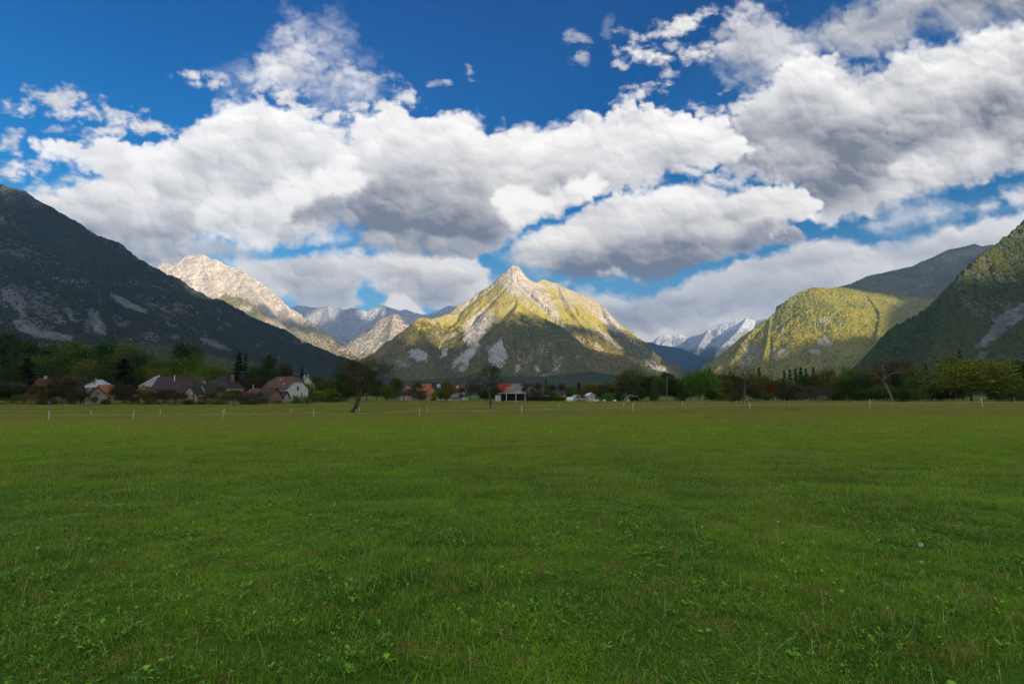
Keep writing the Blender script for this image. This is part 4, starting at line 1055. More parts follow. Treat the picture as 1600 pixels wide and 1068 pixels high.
def look(kind, col):
    cn = {'dark': 'dark green', 'green': 'mid green', 'olive': 'olive', 'yellow': 'yellow green', 'brown': 'brown', 'rust': 'rust coloured', 'needle': 'nearly black', 'grey': 'grey green'}[col]
    kn = {'round': 'rounded leafy tree', 'tall': 'tall leafy tree', 'small': 'small leafy tree', 'spruce': 'broad spruce', 'slim': 'slim spruce', 'bare': 'half-bare orchard tree', 'baretall': 'tall half-bare tree', 'bush': 'dense bush', 'twiggy': 'twiggy bush'}[kind]
    return cn + ' ' + kn
TREES_ = []
def plant(px, top, wpx, d, kind, col, zone, v=None, seedr=random.Random(5), bark=None, yaw=None):
    """a tree whose crown tops out at row `top` and is about wpx photo pixels wide"""
    v = seedr.randrange(3) if v is None else v
    tm, cm, size = proto_parts((kind, v))
    x, y, z = on_ground(px, d)
    ztop = at(px, top, d)[2]
    sz = max((ztop - z) / size[1], .05); sx = wpx / FPX * d / size[0]
    root = bpy.data.objects.new(KINDNAME[kind], None); COL.objects.link(root)
    root.location = (x, y, z - .05); root.rotation_euler = (0, 0, seedr.uniform(0, 6.28) if yaw is None else yaw); root.scale = (sx, sx, sz); root.empty_display_size = .5
    for nm, me, mt in (('trunk', tm, bark or BARK), ('crown', cm, LEAF[col])):
        o = bpy.data.objects.new(nm, me); COL.objects.link(o); o.parent = root
        o.material_slots[0].link = 'OBJECT'; o.material_slots[0].material = mt
    root['category'] = 'shrub' if kind in ('bush', 'twiggy') else 'tree'
    TREES_.append((root, px, look(kind, col), zone))
    return root
ORD = ['leftmost', 'second', 'third', 'fourth', 'fifth', 'sixth', 'seventh', 'eighth', 'ninth', 'tenth', 'eleventh', 'twelfth', 'thirteenth', 'fourteenth', 'fifteenth', 'sixteenth', 'seventeenth', 'eighteenth', 'nineteenth', 'twentieth',
       'twenty-first', 'twenty-second', 'twenty-third', 'twenty-fourth', 'twenty-fifth', 'twenty-sixth', 'twenty-seventh', 'twenty-eighth', 'twenty-ninth', 'thirtieth', 'thirty-first', 'thirty-second', 'thirty-third', 'thirty-fourth', 'thirty-fifth', 'thirty-sixth', 'thirty-seventh', 'thirty-eighth', 'thirty-ninth', 'fortieth', 'forty-first', 'forty-second', 'forty-third', 'forty-fourth']
def ordinal_labels(items, group_of):
    """items: (object, px, look, zone); each label names look, place and, where needed, order from the left"""
    by = {}
    for it in items: by.setdefault((it[2], it[3]), []).append(it)
    for (lk, zn), its in by.items():
        its.sort(key=lambda i: i[1])
        for k, it in enumerate(its):
            if len(its) == 1: lab = f'{lk} {zn}'
            elif k == len(its) - 1: lab = f'rightmost {lk} {zn}'
            elif k == 0: lab = f'leftmost {lk} {zn}'
            else: lab = f'{ORD[k]} {lk} from the left {zn}'
            it[0]['label'] = lab
            g = group_of(it)
            if g: it[0]['group'] = g
def make_woods():
    Z1 = 'in the wood behind the left houses'; Z2 = 'behind the dark-roofed houses'; Z3 = 'before the left houses'; Z4 = 'behind the crooked tree'
    Z5 = 'among the orange-roofed houses'; Z6 = 'right of the veranda house'; Z7 = 'at the meadow\'s middle edge'; Z8 = 'in the right-hand wood'; Z9 = 'before the right-hand wood'
    P = plant
    # wood on the left, back rows first
    for px, top, w, d, k, c in [(-30,522,90,330,'round','dark'),(12,520,62,320,'tall','dark'),(48,532,60,310,'round','dark'),(84,536,52,320,'round','dark'),(118,533,60,300,'tall','green'),(150,540,50,300,'round','dark'),(172,532,46,290,'tall','dark'),
        (198,534,50,280,'round','olive'),(224,548,46,270,'round','dark'),(246,560,36,260,'round','green'),(60,556,60,260,'round','green'),(100,556,56,255,'round','dark'),(140,560,54,250,'round','olive'),(180,556,50,250,'round','dark'),(10,556,70,250,'round','dark'),(-40,560,70,250,'round','olive'),
        (232,574,34,230,'round','yellow'),(214,570,30,225,'round','dark')]: P(px, top, w, d, k, c, Z1)
    for px, top, w, d, k, c in [(46,560,40,205,'spruce','needle'),(196,560,46,200,'spruce','needle'),(6,572,52,190,'round','dark'),(-30,575,50,185,'round','olive'),(168,578,30,215,'round','dark')]: P(px, top, w, d, k, c, Z1)
    # between the houses and the mountain, up to the crooked tree
    for px, top, w, d, k, c in [(290,536,44,280,'tall','dark'),(272,558,46,260,'round','green'),(305,556,48,255,'round','green'),(326,566,44,240,'round','green'),(345,572,36,240,'round','olive'),(262,576,30,235,'round','yellow'),
        (375,549,26,230,'spruce','needle'),(385,551,12,228,'slim','needle'),(402,570,34,235,'round','dark'),(421,553,22,240,'tall','dark'),(428,572,30,235,'round','dark'),(446,568,30,250,'round','brown'),(361,578,26,235,'round','olive'),
        (474,571,12,260,'slim','needle'),(497,586,24,235,'round','dark'),(512,590,30,225,'round','olive'),(380,588,34,215,'bare','brown'),(405,590,30,215,'bare','brown'),(455,585,30,250,'round','dark'),(485,596,24,200,'round','green')]: P(px, top, w, d, k, c, Z2)
    for px, top, w, d, k, c in [(530,590,34,240,'round','dark'),(556,592,38,250,'round','olive'),(590,592,34,240,'round','dark'),(575,598,40,220,'bare','brown'),(606,598,30,220,'bare','brown'),(540,602,34,200,'round','dark'),(520,606,24,190,'small','green'),(503,609,20,185,'small','yellow'),(488,611,16,180,'small','olive'),(478,606,14,178,'small','green')]: P(px, top, w, d, k, c, Z4)
    # orchard trees and brush in front of the left houses
    for px, top, w, d, k, c in [(4,592,50,150,'small','dark'),(28,596,34,150,'bare','grey'),(55,612,34,148,'bare','olive'),(104,582,42,146,'bare','brown'),(132,586,32,150,'bare','grey'),(120,604,28,147,'small','olive'),(200,596,34,152,'bare','brown'),(188,604,26,150,'twiggy','brown'),(222,606,30,150,'bare','brown'),
        (240,610,26,148,'small','olive'),(262,606,40,150,'bare','brown'),(280,610,26,148,'bare','rust'),(332,606,20,150,'bare','olive'),(348,603,22,150,'bare','brown'),(362,606,24,150,'bare','brown'),(376,608,24,150,'bare','brown'),
        (394,612,22,148,'bare','grey'),(410,612,20,146,'bare','grey'),(70,598,30,149,'bare','brown'),(86,594,26,150,'bare','olive'),(118,592,34,149,'bare','brown'),(96,608,34,146,'twiggy','brown'),(140,606,26,147,'twiggy','grey'),(66,612,26,146,'twiggy','olive'),(232,612,30,147,'twiggy','brown'),(252,612,30,147,'twiggy','brown'),(268,608,34,147,'twiggy','brown'),(290,612,30,146,'twiggy','brown'),(338,612,28,147,'twiggy','brown'),(356,612,30,147,'twiggy','olive'),(372,614,30,146,'twiggy','brown'),(392,614,30,145,'twiggy','grey'),(414,618,26,145,'twiggy','grey'),(36,616,22,145,'twiggy','olive'),(88,622,20,143,'bush','green'),(74,622,16,143,'bush','dark'),(150,618,18,143,'twiggy','brown'),(172,622,16,143,'bush','dark'),(212,618,24,143,'twiggy','brown'),(244,620,18,143,'twiggy','olive'),
        (275,630,16,140,'bush','yellow'),(300,622,22,142,'bush','dark'),(318,624,16,142,'bush','green'),(345,622,22,143,'bush','olive'),(385,620,20,143,'twiggy','brown'),(400,623,20,143,'bush','grey'),(436,624,16,145,'twiggy','rust'),(465,616,18,148,'bush','green'),(480,617,16,150,'bush','olive'),(498,617,22,155,'bush','green'),(515,620,20,155,'bush','dark'),(535,620,24,160,'bush','brown')]: P(px, top, w, d, k, c, Z3)
    # slender tree in front of the big dark roof
    P(307, 576, 46, 148, 'baretall', 'olive', 'in front of the large dark purple roof', v=0, bark=BARK)
    # middle
    for px, top, w, d, k, c in [(618,589,28,210,'round','olive'),(606,602,20,200,'small','green'),(632,606,26,190,'bare','grey'),(655,596,20,215,'bare','brown'),(648,606,20,195,'bare','brown'),(668,596,10,250,'small','green'),(700,595,26,200,'round','olive'),(690,606,18,190,'small','olive'),(735,600,26,195,'bare','brown'),(750,598,26,205,'bare','brown'),
        (722,604,18,190,'bare','brown'),(775,604,22,215,'round','dark'),(660,608,22,185,'small','grey'),(678,612,12,180,'bush','green'),(760,606,22,190,'small','dark')]: P(px, top, w, d, k, c, Z5)
    for px, top, w, d, k, c in [(826,596,22,215,'bare','brown'),(840,597,20,225,'bare','brown'),(853,591,12,250,'slim','green'),(862,600,26,215,'bare','brown'),(878,598,20,220,'bare','brown'),(893,603,22,230,'round','green'),(904,597,14,240,'slim','needle'),(914,599,18,235,'round','yellow'),(926,597,24,235,'round','yellow'),(936,600,22,225,'bare','brown'),
        (948,597,24,235,'round','olive'),(956,604,24,205,'bare','brown'),(972,604,26,200,'bare','brown'),(940,606,20,205,'round','dark'),(830,611,24,190,'bush','brown'),(845,612,22,188,'twiggy','brown'),(862,612,24,190,'bush','dark'),(874,613,20,186,'twiggy','olive'),(906,612,14,190,'twiggy','brown'),(966,610,18,190,'bush','dark'),(948,612,18,190,'bush','green')]: P(px, top, w, d, k, c, Z6)
    for px, top, w, d, k, c in [(985,574,52,215,'round','olive'),(1014,587,28,215,'tall','dark'),(1028,586,22,205,'tall','green'),(1040,582,26,210,'tall','dark'),(1052,590,24,205,'tall','dark'),(1090,574,50,190,'round','green'),(1066,592,24,200,'round','dark'),(1076,586,30,205,'round','green'),(1110,580,32,200,'round','green'),
        (1000,606,20,195,'small','dark'),(1062,612,14,180,'bush','dark'),(1108,606,20,180,'small','dark'),(1020,612,16,185,'bush','dark')]: P(px, top, w, d, k, c, Z7)
    # right-hand wood
    for px, top, w, d, k, c in [(1107,574,14,270,'spruce','needle'),(1124,579,26,250,'bare','brown'),(1140,582,30,240,'round','brown'),(1134,592,24,215,'round','olive'),(1152,586,26,220,'round','dark'),(1172,580,30,240,'round','olive'),(1184,574,12,280,'slim','needle'),(1192,582,34,225,'round','olive'),(1200,592,26,205,'round','rust'),(1212,590,24,220,'round','dark'),(1180,598,26,200,'round','brown'),
        (1223,578,12,270,'slim','needle'),(1232,577,14,265,'spruce','needle'),(1241,576,13,265,'slim','needle'),(1249,573,13,262,'spruce','needle'),(1257,575,11,262,'slim','needle'),(1269,574,13,260,'slim','needle'),(1226,592,30,225,'round','olive'),(1250,584,26,235,'round','dark'),(1268,580,26,235,'round','olive'),(1290,575,34,240,'round','olive'),
        (1316,571,12,265,'small','yellow'),(1326,574,34,225,'round','green'),(1308,584,26,215,'round','olive'),(1240,600,30,195,'round','brown'),(1262,602,30,190,'bare','grey'),(1288,600,34,190,'bare','brown'),(1300,594,22,200,'small','green'),(1322,592,36,200,'round','dark'),(1346,586,34,205,'round','dark'),
        (1362,572,40,225,'round','olive'),(1382,566,44,235,'round','brown'),(1404,563,40,230,'round','brown'),(1424,570,40,225,'round','olive'),(1444,568,12,250,'spruce','needle'),(1446,582,30,205,'round','dark'),(1420,588,34,195,'round','green'),(1462,580,36,210,'round','green'),(1474,570,24,240,'round','green'),
        (1484,556,40,245,'tall','green'),(1498,546,14,250,'spruce','dark'),(1540,572,34,230,'round','dark'),(1568,565,42,225,'tall','green'),(1592,564,40,225,'tall','dark'),(1590,590,44,195,'round','green'),(1625,560,60,220,'round','dark'),(1560,590,30,200,'round','dark'),(1655,570,50,200,'round','green')]: P(px, top, w, d, k, c, Z8)
    for px, top, w, d, k, c in [(1168,604,30,185,'bare','brown'),(1222,606,26,185,'bush','brown'),(1250,610,24,180,'twiggy','grey'),(1284,606,30,180,'twiggy','grey'),(1306,610,26,180,'bush','dark'),(1336,608,30,182,'bush','dark'),(1362,606,30,182,'bush','dark'),(1376,600,40,190,'round','olive'),(1402,606,30,180,'bush','dark'),(1426,604,34,180,'bush','green'),(1454,604,34,182,'bush','dark'),(1476,600,34,185,'round','dark'),(1550,606,30,178,'bush','olive'),(1580,604,36,178,'bush','green'),(1606,606,30,178,'bush','dark'),(1145,610,24,180,'bush','brown'),(1195,610,24,182,'bush','olive'),(1126,612,22,178,'bush','olive')]: P(px, top, w, d, k, c, Z9)
    P(1512, 560, 112, 178, 'round', 'yellow', 'standing before the right-hand wood, the largest of all', v=1)
    ordinal_labels(TREES_, lambda it: 'bushes around the meadow' if it[0]['category'] == 'shrub' else 'trees around the meadow')
make_woods()

# the trees one can tell apart: the crooked one, the orchard tree, two with pale stems
def px_frame(pts, d, px0):
    """outline points (px, py) of a stem at distance d, relative to its foot"""
    x0, y0, z0 = on_ground(px0, d)
    return np.array([[(at(a, b, d)[0] - x0), 0.0 if len(c) == 0 else c[0], at(a, b, d)[2] - z0] for a, b, *c in pts]), (x0, y0, z0)
p, loc = px_frame([(549,647),(551,642),(556,635),(560,624),(561,613,.2),(565,603,.3)], 95, 549)
cp = branchy(77, at(560, 553, 95)[2] - loc[2], 8.8, depth=6, leafn=5200, leaf=.16, trunk_r=.36, splits=(2, 3), path=p, cloud=.26, spread=1.0)
cp = add_clumps(cp, 5, 1.0, at(560, 590, 95)[2] - loc[2], 4.4, 2.9, 95, 110, .18, .42)
r_ = make_tree('orchard_tree', 'tree', cp, leafmat=leaf_mat('leaf_crooked', (.018, .026, .007), (.055, .060, .016), (.08, .06, .02)), loc=loc); r_['label'] = 'crooked old fruit tree with leaning trunk standing alone in the meadow'
p, loc = px_frame([(767,641),(767,632),(766,624),(765,618,.1)], 105, 767)
cp = branchy(91, at(767, 562, 105)[2] - loc[2], 7.6, depth=6, leafn=2300, leaf=.16, trunk_r=.24, splits=(2, 3), path=p, cloud=.22, spread=.95)
cp = add_clumps(cp, 6, 0.0, at(767, 592, 105)[2] - loc[2], 3.4, 2.4, 34, 60, .16, .36)
r_ = make_tree('orchard_tree', 'tree', cp, leafmat=leaf_mat('leaf_sparse', (.030, .034, .012), (.07, .066, .02), (.09, .06, .02)), loc=loc); r_['label'] = 'upright sparse fruit tree with forked trunk in the meadow, left of the white house'
p, loc = px_frame([(1163,635),(1163,620),(1163.5,600),(1163,586,.2)], 120, 1163)
cp = branchy(55, at(1163, 570, 120)[2] - loc[2], 6.6, depth=5, leafn=900, leaf=.15, trunk_r=.16, splits=(2, 3), path=p, cloud=.25, spread=1.0)
r_ = make_tree('dead_tree', 'tree', cp, bark=BARK, leafmat=LEAF['brown'], loc=loc); r_['label'] = 'thin tall bare tree with straight grey stem at the fence corner'
p, loc = px_frame([(1396,630),(1392,618),(1387,608),(1385,600,.2),(1380,596,.2)], 172, 1396)
cp = branchy(58, at(1388, 560, 172)[2] - loc[2], 14, depth=6, leafn=1500, leaf=.2, trunk_r=.28, splits=(2, 3), path=p, cloud=.35, spread=1.1)
r_ = make_tree('bare_tree', 'tree', cp, bark=PALE, leafmat=LEAF['brown'], loc=loc); r_['label'] = 'wide bare tree with pale bent trunk at the edge of the right-hand wood'
p, loc = px_frame([(1042,625),(1042,600),(1042.5,590)], 182, 1042)
cp = branchy(59, at(1042, 582, 182)[2] - loc[2], 3.5, depth=4, leafn=700, leaf=.3, trunk_r=.13, splits=(2, 3), path=p, cloud=.35)
r_ = make_tree('pine_tree', 'tree', cp, bark=PALE, leafmat=LEAF['dark'], loc=loc); r_['label'] = 'straight pale tree stem standing before the dark pines at the meadow edge'

# ---------------------------------------------------------------- houses
def flat_mat(name, c1, c2, scale=1.5, rough=.9, spec=.15, stripes=None, bumpd=.02):
    if name in MATS: return MATS[name]
    m, t, b = material(name, rough=rough, spec=spec)
    tc = t.new('ShaderNodeTexCoord').outputs['Object']
    f = t.map(t.noise(tc, scale, 5, .65), .3, .7)
    c = t.mix(f, c1, c2)
    if stripes:                                       # courses of tiles / sheets / boards
        ax, per, dark = stripes
        sp = t.new('ShaderNodeSeparateXYZ'); t.l.new(tc, sp.inputs[0])
        w = t.math('FRACT', t.math('MULTIPLY', sp.outputs[ax], 1.0 / per))
        c = t.mix(t.map(w, .0, .22, 1.0, 0.0), c, tuple(v * dark for v in c1))
        bump(t, b, w, .5, bumpd)
    t.l.new(c, b.inputs['Base Color']); return m
ROOF = {
 'darkred': flat_mat('roof_dark_red', (.060, .020, .014), (.095, .034, .024), stripes=(2, .22, .6)),
 'brown': flat_mat('roof_brown', (.085, .042, .032), (.13, .068, .052), stripes=(2, .22, .6)),
 'purple': flat_mat('roof_purple_slate', (.040, .028, .032), (.070, .052, .058), stripes=(2, .22, .6)),
 'dark': flat_mat('roof_dark', (.024, .021, .023), (.050, .045, .048), stripes=(2, .22, .6)),
 'orange': flat_mat('roof_orange', (.26, .085, .035), (.36, .14, .06), stripes=(2, .22, .7)),
 'rust': flat_mat('roof_rust', (.17, .07, .035), (.24, .11, .06), stripes=(2, .22, .7)),
 'red': flat_mat('roof_red', (.26, .03, .022), (.33, .05, .035), stripes=(2, .22, .7)),
 'metal': flat_mat('roof_sheet_metal', (.20, .22, .25), (.34, .36, .40), rough=.5, spec=.5, stripes=(0, .6, .8)),
 'greymetal': flat_mat('roof_grey_metal', (.10, .105, .12), (.17, .175, .195), rough=.5, spec=.5, stripes=(0, .6, .8)),
 'tan': flat_mat('roof_tan_tile', (.18, .12, .10), (.28, .20, .17), stripes=(2, .22, .65)),
 'whitish': flat_mat('roof_white_sheet', (.45, .45, .46), (.62, .62, .62), rough=.6),
}
WALL = {
 'white': flat_mat('wall_white', (.38, .37, .35), (.54, .53, .50)),
 'cream': flat_mat('wall_cream', (.30, .26, .19), (.44, .38, .29)),
 'yellow': flat_mat('wall_yellow', (.33, .22, .10), (.45, .31, .16)),
 'peach': flat_mat('wall_peach', (.17, .11, .07), (.27, .18, .12)),
 'stone': flat_mat('wall_stone', (.22, .19, .16), (.40, .36, .31), scale=4),
 'brick': flat_mat('wall_brick', (.17, .09, .06), (.26, .15, .10), stripes=(2, .12, .6)),
 'orange': flat_mat('wall_orange', (.36, .19, .09), (.46, .26, .14)),
 'blue': flat_mat('wall_pale_blue', (.30, .36, .42), (.42, .47, .52)),
 'wood': flat_mat('wall_dark_boards', (.045, .032, .024), (.09, .065, .048), stripes=(0, .2, .5)),
}
M_GLASS, t_, b_ = material('window_glass', rough=.12, spec=.5); b_.inputs['Base Color'].default_value = (.02, .025, .03, 1)
M_FRAME = flat_mat('window_frame_white', (.6, .6, .58), (.7, .7, .68)); M_TRIM = flat_mat('trim_pale', (.38, .36, .33), (.5, .48, .45))
M_SHUT = flat_mat('shutter_brown', (.06, .035, .022), (.10, .06, .04)); M_CHIM = flat_mat('chimney_render', (.42, .40, .38), (.56, .54, .52)); M_BRICK = WALL['brick']
def box_vf(x0, x1, y0, y1, z0, z1):
    v = [(x, y, z) for z in (z0, z1) for y in (y0, y1) for x in (x0, x1)]
    f = [(0, 2, 3, 1), (4, 5, 7, 6), (0, 1, 5, 4), (2, 6, 7, 3), (0, 4, 6, 2), (1, 3, 7, 5)]
    return v, f
def add(name, vf, mat, parent, smooth=False, bev=0.0):
    V = []; F = []
    for v, f in (vf if isinstance(vf, list) else [vf]):
        n = len(V); V += list(v); F += [tuple(i + n for i in q) for q in f]
    me = mesh_from(name, V, F, [mat], smooth=smooth)
    o = bpy.data.objects.new(name, me); COL.objects.link(o); o.parent = parent
    if bev:
        bv = o.modifiers.new('edge', 'BEVEL'); bv.width = bev; bv.segments = 2; bv.limit_method = 'ANGLE'
    return o
def roof_vf(kind, L, W, hw, hr, ov=.35, th=.16, hipk=.9):
    """ridge along x; slabs with thickness"""
    x = L / 2 + ov; y = W / 2 + ov; dz = ov * hr / (W / 2); e = hw - dz
    if kind == 'gable': rx = x; top = hw + hr
    elif kind == 'hip': rx = max(L / 2 - W / 2 * hipk, .02); top = hw + hr
    elif kind == 'half': rx = L / 2 - W * .16; top = hw + hr
    if kind == 'half':
        c = .62                                        # the clipped gable starts this far up the roof
        yc = y * (1 - c); zc = e + (top - e) * c
        o = [(-x, -y, e), (x, -y, e), (x, -yc, zc), (rx, 0, top), (-rx, 0, top), (-x, -yc, zc), (-x, y, e), (x, y, e), (x, yc, zc), (-x, yc, zc)]
        fs = [(0, 1, 2, 3, 4, 5), (7, 6, 9, 4, 3, 8), (2, 8, 3), (9, 5, 4)]
    else:
        o = [(-x, -y, e), (x, -y, e), (rx, 0, top), (-rx, 0, top), (-x, y, e), (x, y, e)]
        fs = [(0, 1, 2, 3), (5, 4, 3, 2)]
        if kind == 'hip': fs += [(1, 5, 2), (4, 0, 3)]
    n = len(o); V = [(a, b, c_ + th) for a, b, c_ in o] + o
    F = list(fs) + [tuple(i + n for i in reversed(f)) for f in fs]
    cnt = {}
    for f in fs:
        for i in range(len(f)): cnt[(f[i], f[(i + 1) % len(f)])] = 1
    for (a, b) in list(cnt):
        if (b, a) not in cnt: F.append((b, a, a + n, b + n))
    return V, F
def wall_vf(kind, L, W, hw, hr):
    x, y = L / 2, W / 2; z0 = -.6
    V = [(-x, -y, z0), (x, -y, z0), (x, y, z0), (-x, y, z0), (-x, -y, hw), (x, -y, hw), (x, y, hw), (-x, y, hw)]
    F = [(0, 1, 5, 4), (2, 3, 7, 6)]
    if kind == 'gable': V += [(-x, 0, hw + hr - .02), (x, 0, hw + hr - .02)]; F += [(1, 2, 6, 9, 5), (3, 0, 4, 8, 7)]
    elif kind == 'half':
        c = .60; V += [(-x, -y * (1 - c), hw + hr * c), (-x, y * (1 - c), hw + hr * c), (x, -y * (1 - c), hw + hr * c), (x, y * (1 - c), hw + hr * c)]
        F += [(1, 2, 6, 11, 10, 5), (3, 0, 4, 8, 9, 7)]
    else: F += [(1, 2, 6, 5), (3, 0, 4, 7)]
    F.append((3, 2, 1, 0))
    return V, F
def window(parent, side, u, z, w, h, L, W, shutters=False, name='window'):
    """side: f (towards -y), b, r (+x), l (-x)"""
    def place(v):       # v: (along, out, up)
        a, o_, up = v
        if side == 'f': return (u + a, -W / 2 - o_, z + up)
        if side == 'b': return (u - a, W / 2 + o_, z + up)
        if side == 'r': return (L / 2 + o_, u + a, z + up)
        return (-L / 2 - o_, u - a, z + up)
    def bx(a0, a1, o0, o1, z0, z1):
        v, f = box_vf(a0, a1, -o1, -o0, z0, z1)
        return [place((p[0], -p[1], p[2])) for p in v], f
    t = .09
    fr = [bx(-w / 2, w / 2, .0, .06, h - t, h), bx(-w / 2, w / 2, .0, .10, 0, t), bx(-w / 2, -w / 2 + t, .0, .06, t, h - t), bx(w / 2 - t, w / 2, .0, .06, t, h - t), bx(-.03, .03, .0, .05, t, h - t)]
    wn = add(name, fr, M_FRAME, parent)
    add('pane', bx(-w / 2 + t, w / 2 - t, .0, .03, t, h - t), M_GLASS, wn)
    if shutters:
        for s in (-1, 1): add('shutter', bx(s * w * .75 - w * .24, s * w * .75 + w * .24, .0, .05, 0, h), M_SHUT, wn)
    return wn
def house(name, cat, label, px, d, L, W, hw, hr, roof, rcol, wcol, rz=0.0, wins=(), chim=(), door=None, dz=0.0, skylights=(), group=None, ridge_tiles=None):
    root = bpy.data.objects.new(name, None); COL.objects.link(root); root.empty_display_size = 1
    x, y, z = on_ground(px, d); root.location = (x, y, z + dz); root.rotation_euler = (0, 0, math.radians(rz))
    finish(root, label, cat, group)
    add('wall', wall_vf(roof, L, W, hw, hr), WALL[wcol], root)
    rf = add('roof', roof_vf(roof, L, W, hw, hr), ROOF[rcol], root)
    if ridge_tiles:
        rx = L / 2 - W / 2 * .9 if roof == 'hip' else L / 2
        paths = [(np.array([[-rx, 0, hw + hr + .17], [rx, 0, hw + hr + .17]]), [.13, .13])]
        if roof == 'hip':
            e = hw - .35 * hr / (W / 2) + .17
            for sx in (-1, 1):
                for sy in (-1, 1): paths.append((np.array([[sx * rx, 0, hw + hr + .17], [sx * (L / 2 + .35), sy * (W / 2 + .35), e]]), [.12, .12]))
        V, F = tube_arrays(paths, 6); me = mesh_from('ridge_cap', V, F, [ROOF[ridge_tiles]]); o = bpy.data.objects.new('ridge_cap', me); COL.objects.link(o); o.parent = rf
    for c in chim:
        cx, cy_, w, h = c[:4]; k = c[4] if len(c) > 4 else 'render'
        zt = hw + hr * (1 - min(abs(cy_) / (W / 2), 1)); 
        if k == 'pipe':
            V, F = tube_arrays([(np.array([[cx, cy_, zt - .3], [cx, cy_, zt + h]]), [w, w])], 8); V = np.vstack([V, V[-8:].mean(0)]); n = len(V) - 1
            F = [tuple(q) for q in F] + [(n - 8 + i, n - 8 + (i + 1) % 8, n) for i in range(8)]
            me = mesh_from('chimney', V, F, [M_CHIM]); o = bpy.data.objects.new('chimney', me); COL.objects.link(o); o.parent = rf
        else:
            add('chimney', [box_vf(cx - w / 2, cx + w / 2, cy_ - w / 2, cy_ + w / 2, zt - .5, zt + h), box_vf(cx - w / 2 - .07, cx + w / 2 + .07, cy_ - w / 2 - .07, cy_ + w / 2 + .07, zt + h, zt + h + .12)], M_BRICK if k == 'brick' else M_CHIM, rf)
    for (sx, q, w, h) in skylights:                    # on the front slope; q: 0 eave .. 1 ridge
        sl = math.atan2(hr, W / 2); cy0 = -W / 2 * (1 - q); cz0 = hw + hr * q + .2
        v, f = box_vf(sx - w / 2, sx + w / 2, -h / 2, h / 2, -.02, .07)
        v = [(a, cy0 + b * math.cos(sl) - c * math.sin(sl), cz0 + b * math.sin(sl) + c * math.cos(sl)) for a, b, c in v]
        add('skylight', (v, f), ROOF['metal'], rf)
    for wv in wins: window(root, *wv[:5], L, W, *(wv[5:]))
    if door:
        side, u, w, h = door
        if side == 'f': vf = box_vf(u - w / 2, u + w / 2, -W / 2 - .07, -W / 2 - .002, 0, h); hd = box_vf(u + w * .3, u + w * .3 + .05, -W / 2 - .14, -W / 2 - .07, h * .45, h * .52)
        else: vf = box_vf(L / 2 + .002, L / 2 + .07, u - w / 2, u + w / 2, 0, h); hd = box_vf(L / 2 + .07, L / 2 + .14, u + w * .3, u + w * .3 + .05, h * .45, h * .52)
        dr = add('door', vf, M_SHUT, root); add('handle', hd, ROOF['metal'], dr)
    return root
G = 'village houses behind the meadow'
house('house', 'house', 'dark red-roofed house with white shuttered windows, far left behind bushes', 96, 165, 10.6, 8, 2.5, 4.4, 'gable', 'darkred', 'peach', 4, wins=[('f', -3.6, .9, .9, 1.2), ('f', -2.0, .9, .9, 1.2), ('f', 1.2, .9, .9, 1.2)], chim=[(-3.6, 0, .5, .6)], group=G)
house('house', 'house', 'yellow house with pale sheet-metal hipped roof left of the big dark spruce', 160, 205, 7.6, 6.5, 5.0, 2.5, 'hip', 'metal', 'yellow', 8, wins=[('f', -1.8, 3.0, .9, 1.1), ('f', 1.4, 3.0, .9, 1.1)], group=G, chim=[(-1.5, .4, .5, .7)])
house('house', 'shed', 'steep dark red roof with a long skylight and pale gable end', 154, 150, 5.2, 5.0, 1.5, 2.7, 'gable', 'darkred', 'stone', -42, wins=[('f', .2, .5, .7, .8)], skylights=[(-1.6, .62, .7, 1.5)], group=G)
house('house', 'house', 'small rust-roofed house peeping out beside the big dark spruce', 170, 190, 4.0, 4.4, 3.2, 2.2, 'gable', 'rust', 'yellow', 20, wins=[('f', .5, 1.5, .8, 1.0)], group=G)
house('house', 'house', 'small yellow house with a steep brown gable left of the grey hipped roof', 228, 182, 4.2, 4.2, 3.0, 2.3, 'gable', 'rust', 'yellow', -62, wins=[('f', .6, 1.6, .8, 1.0)], group=G)
house('house', 'house', 'cream house under a grey metal pyramid roof with white ridges', 249, 186, 6.6, 6.2, 5.0, 3.0, 'hip', 'greymetal', 'yellow', -14, wins=[('f', -1.4, 3.2, .9, 1.0), ('f', 1.4, 3.2, .9, 1.0)], chim=[(1.3, -.6, .12, 1.3, 'pipe')], ridge_tiles='whitish', group=G)
house('house', 'house', 'long house with large dark purple roof and a thin white pipe', 287, 168, 13.2, 9.5, 2.4, 4.9, 'gable', 'purple', 'cream', 0, wins=[('f', -3, .8, 1.0, 1.2), ('f', 3.2, .8, 1.0, 1.2)], chim=[(-1.4, -1.2, .13, 1.9, 'pipe')], group=G)
house('house', 'house', 'white timber gable facing the meadow under dark eaves behind the slender tree', 308, 160, 4.6, 4.4, 1.7, 2.9, 'gable', 'dark', 'cream', -90, wins=[('r', -.7, 1.5, .7, 1.0), ('r', .7, 1.5, .7, 1.0)], group=G)
house('house', 'house', 'narrow pale blue gable with one dark window between two dark roofs', 326, 166, 4.6, 4.0, 2.1, 3.2, 'gable', 'dark', 'blue', -90, wins=[('r', 0, 2.4, .8, 1.2)], group=G)
hz = house('house', 'house', 'large house with black hipped roof, cream walls and brick chimney', 351, 182, 9.6, 8.0, 4.6, 3.2, 'hip', 'dark', 'cream', -10, wins=[('f', 1.4, 2.6, .9, 1.2), ('f', 3.2, 2.6, .9, 1.2), ('f', -1.6, 2.6, .9, 1.2)], chim=[(4.1, -1.0, .75, 1.5, 'brick')], group=G)
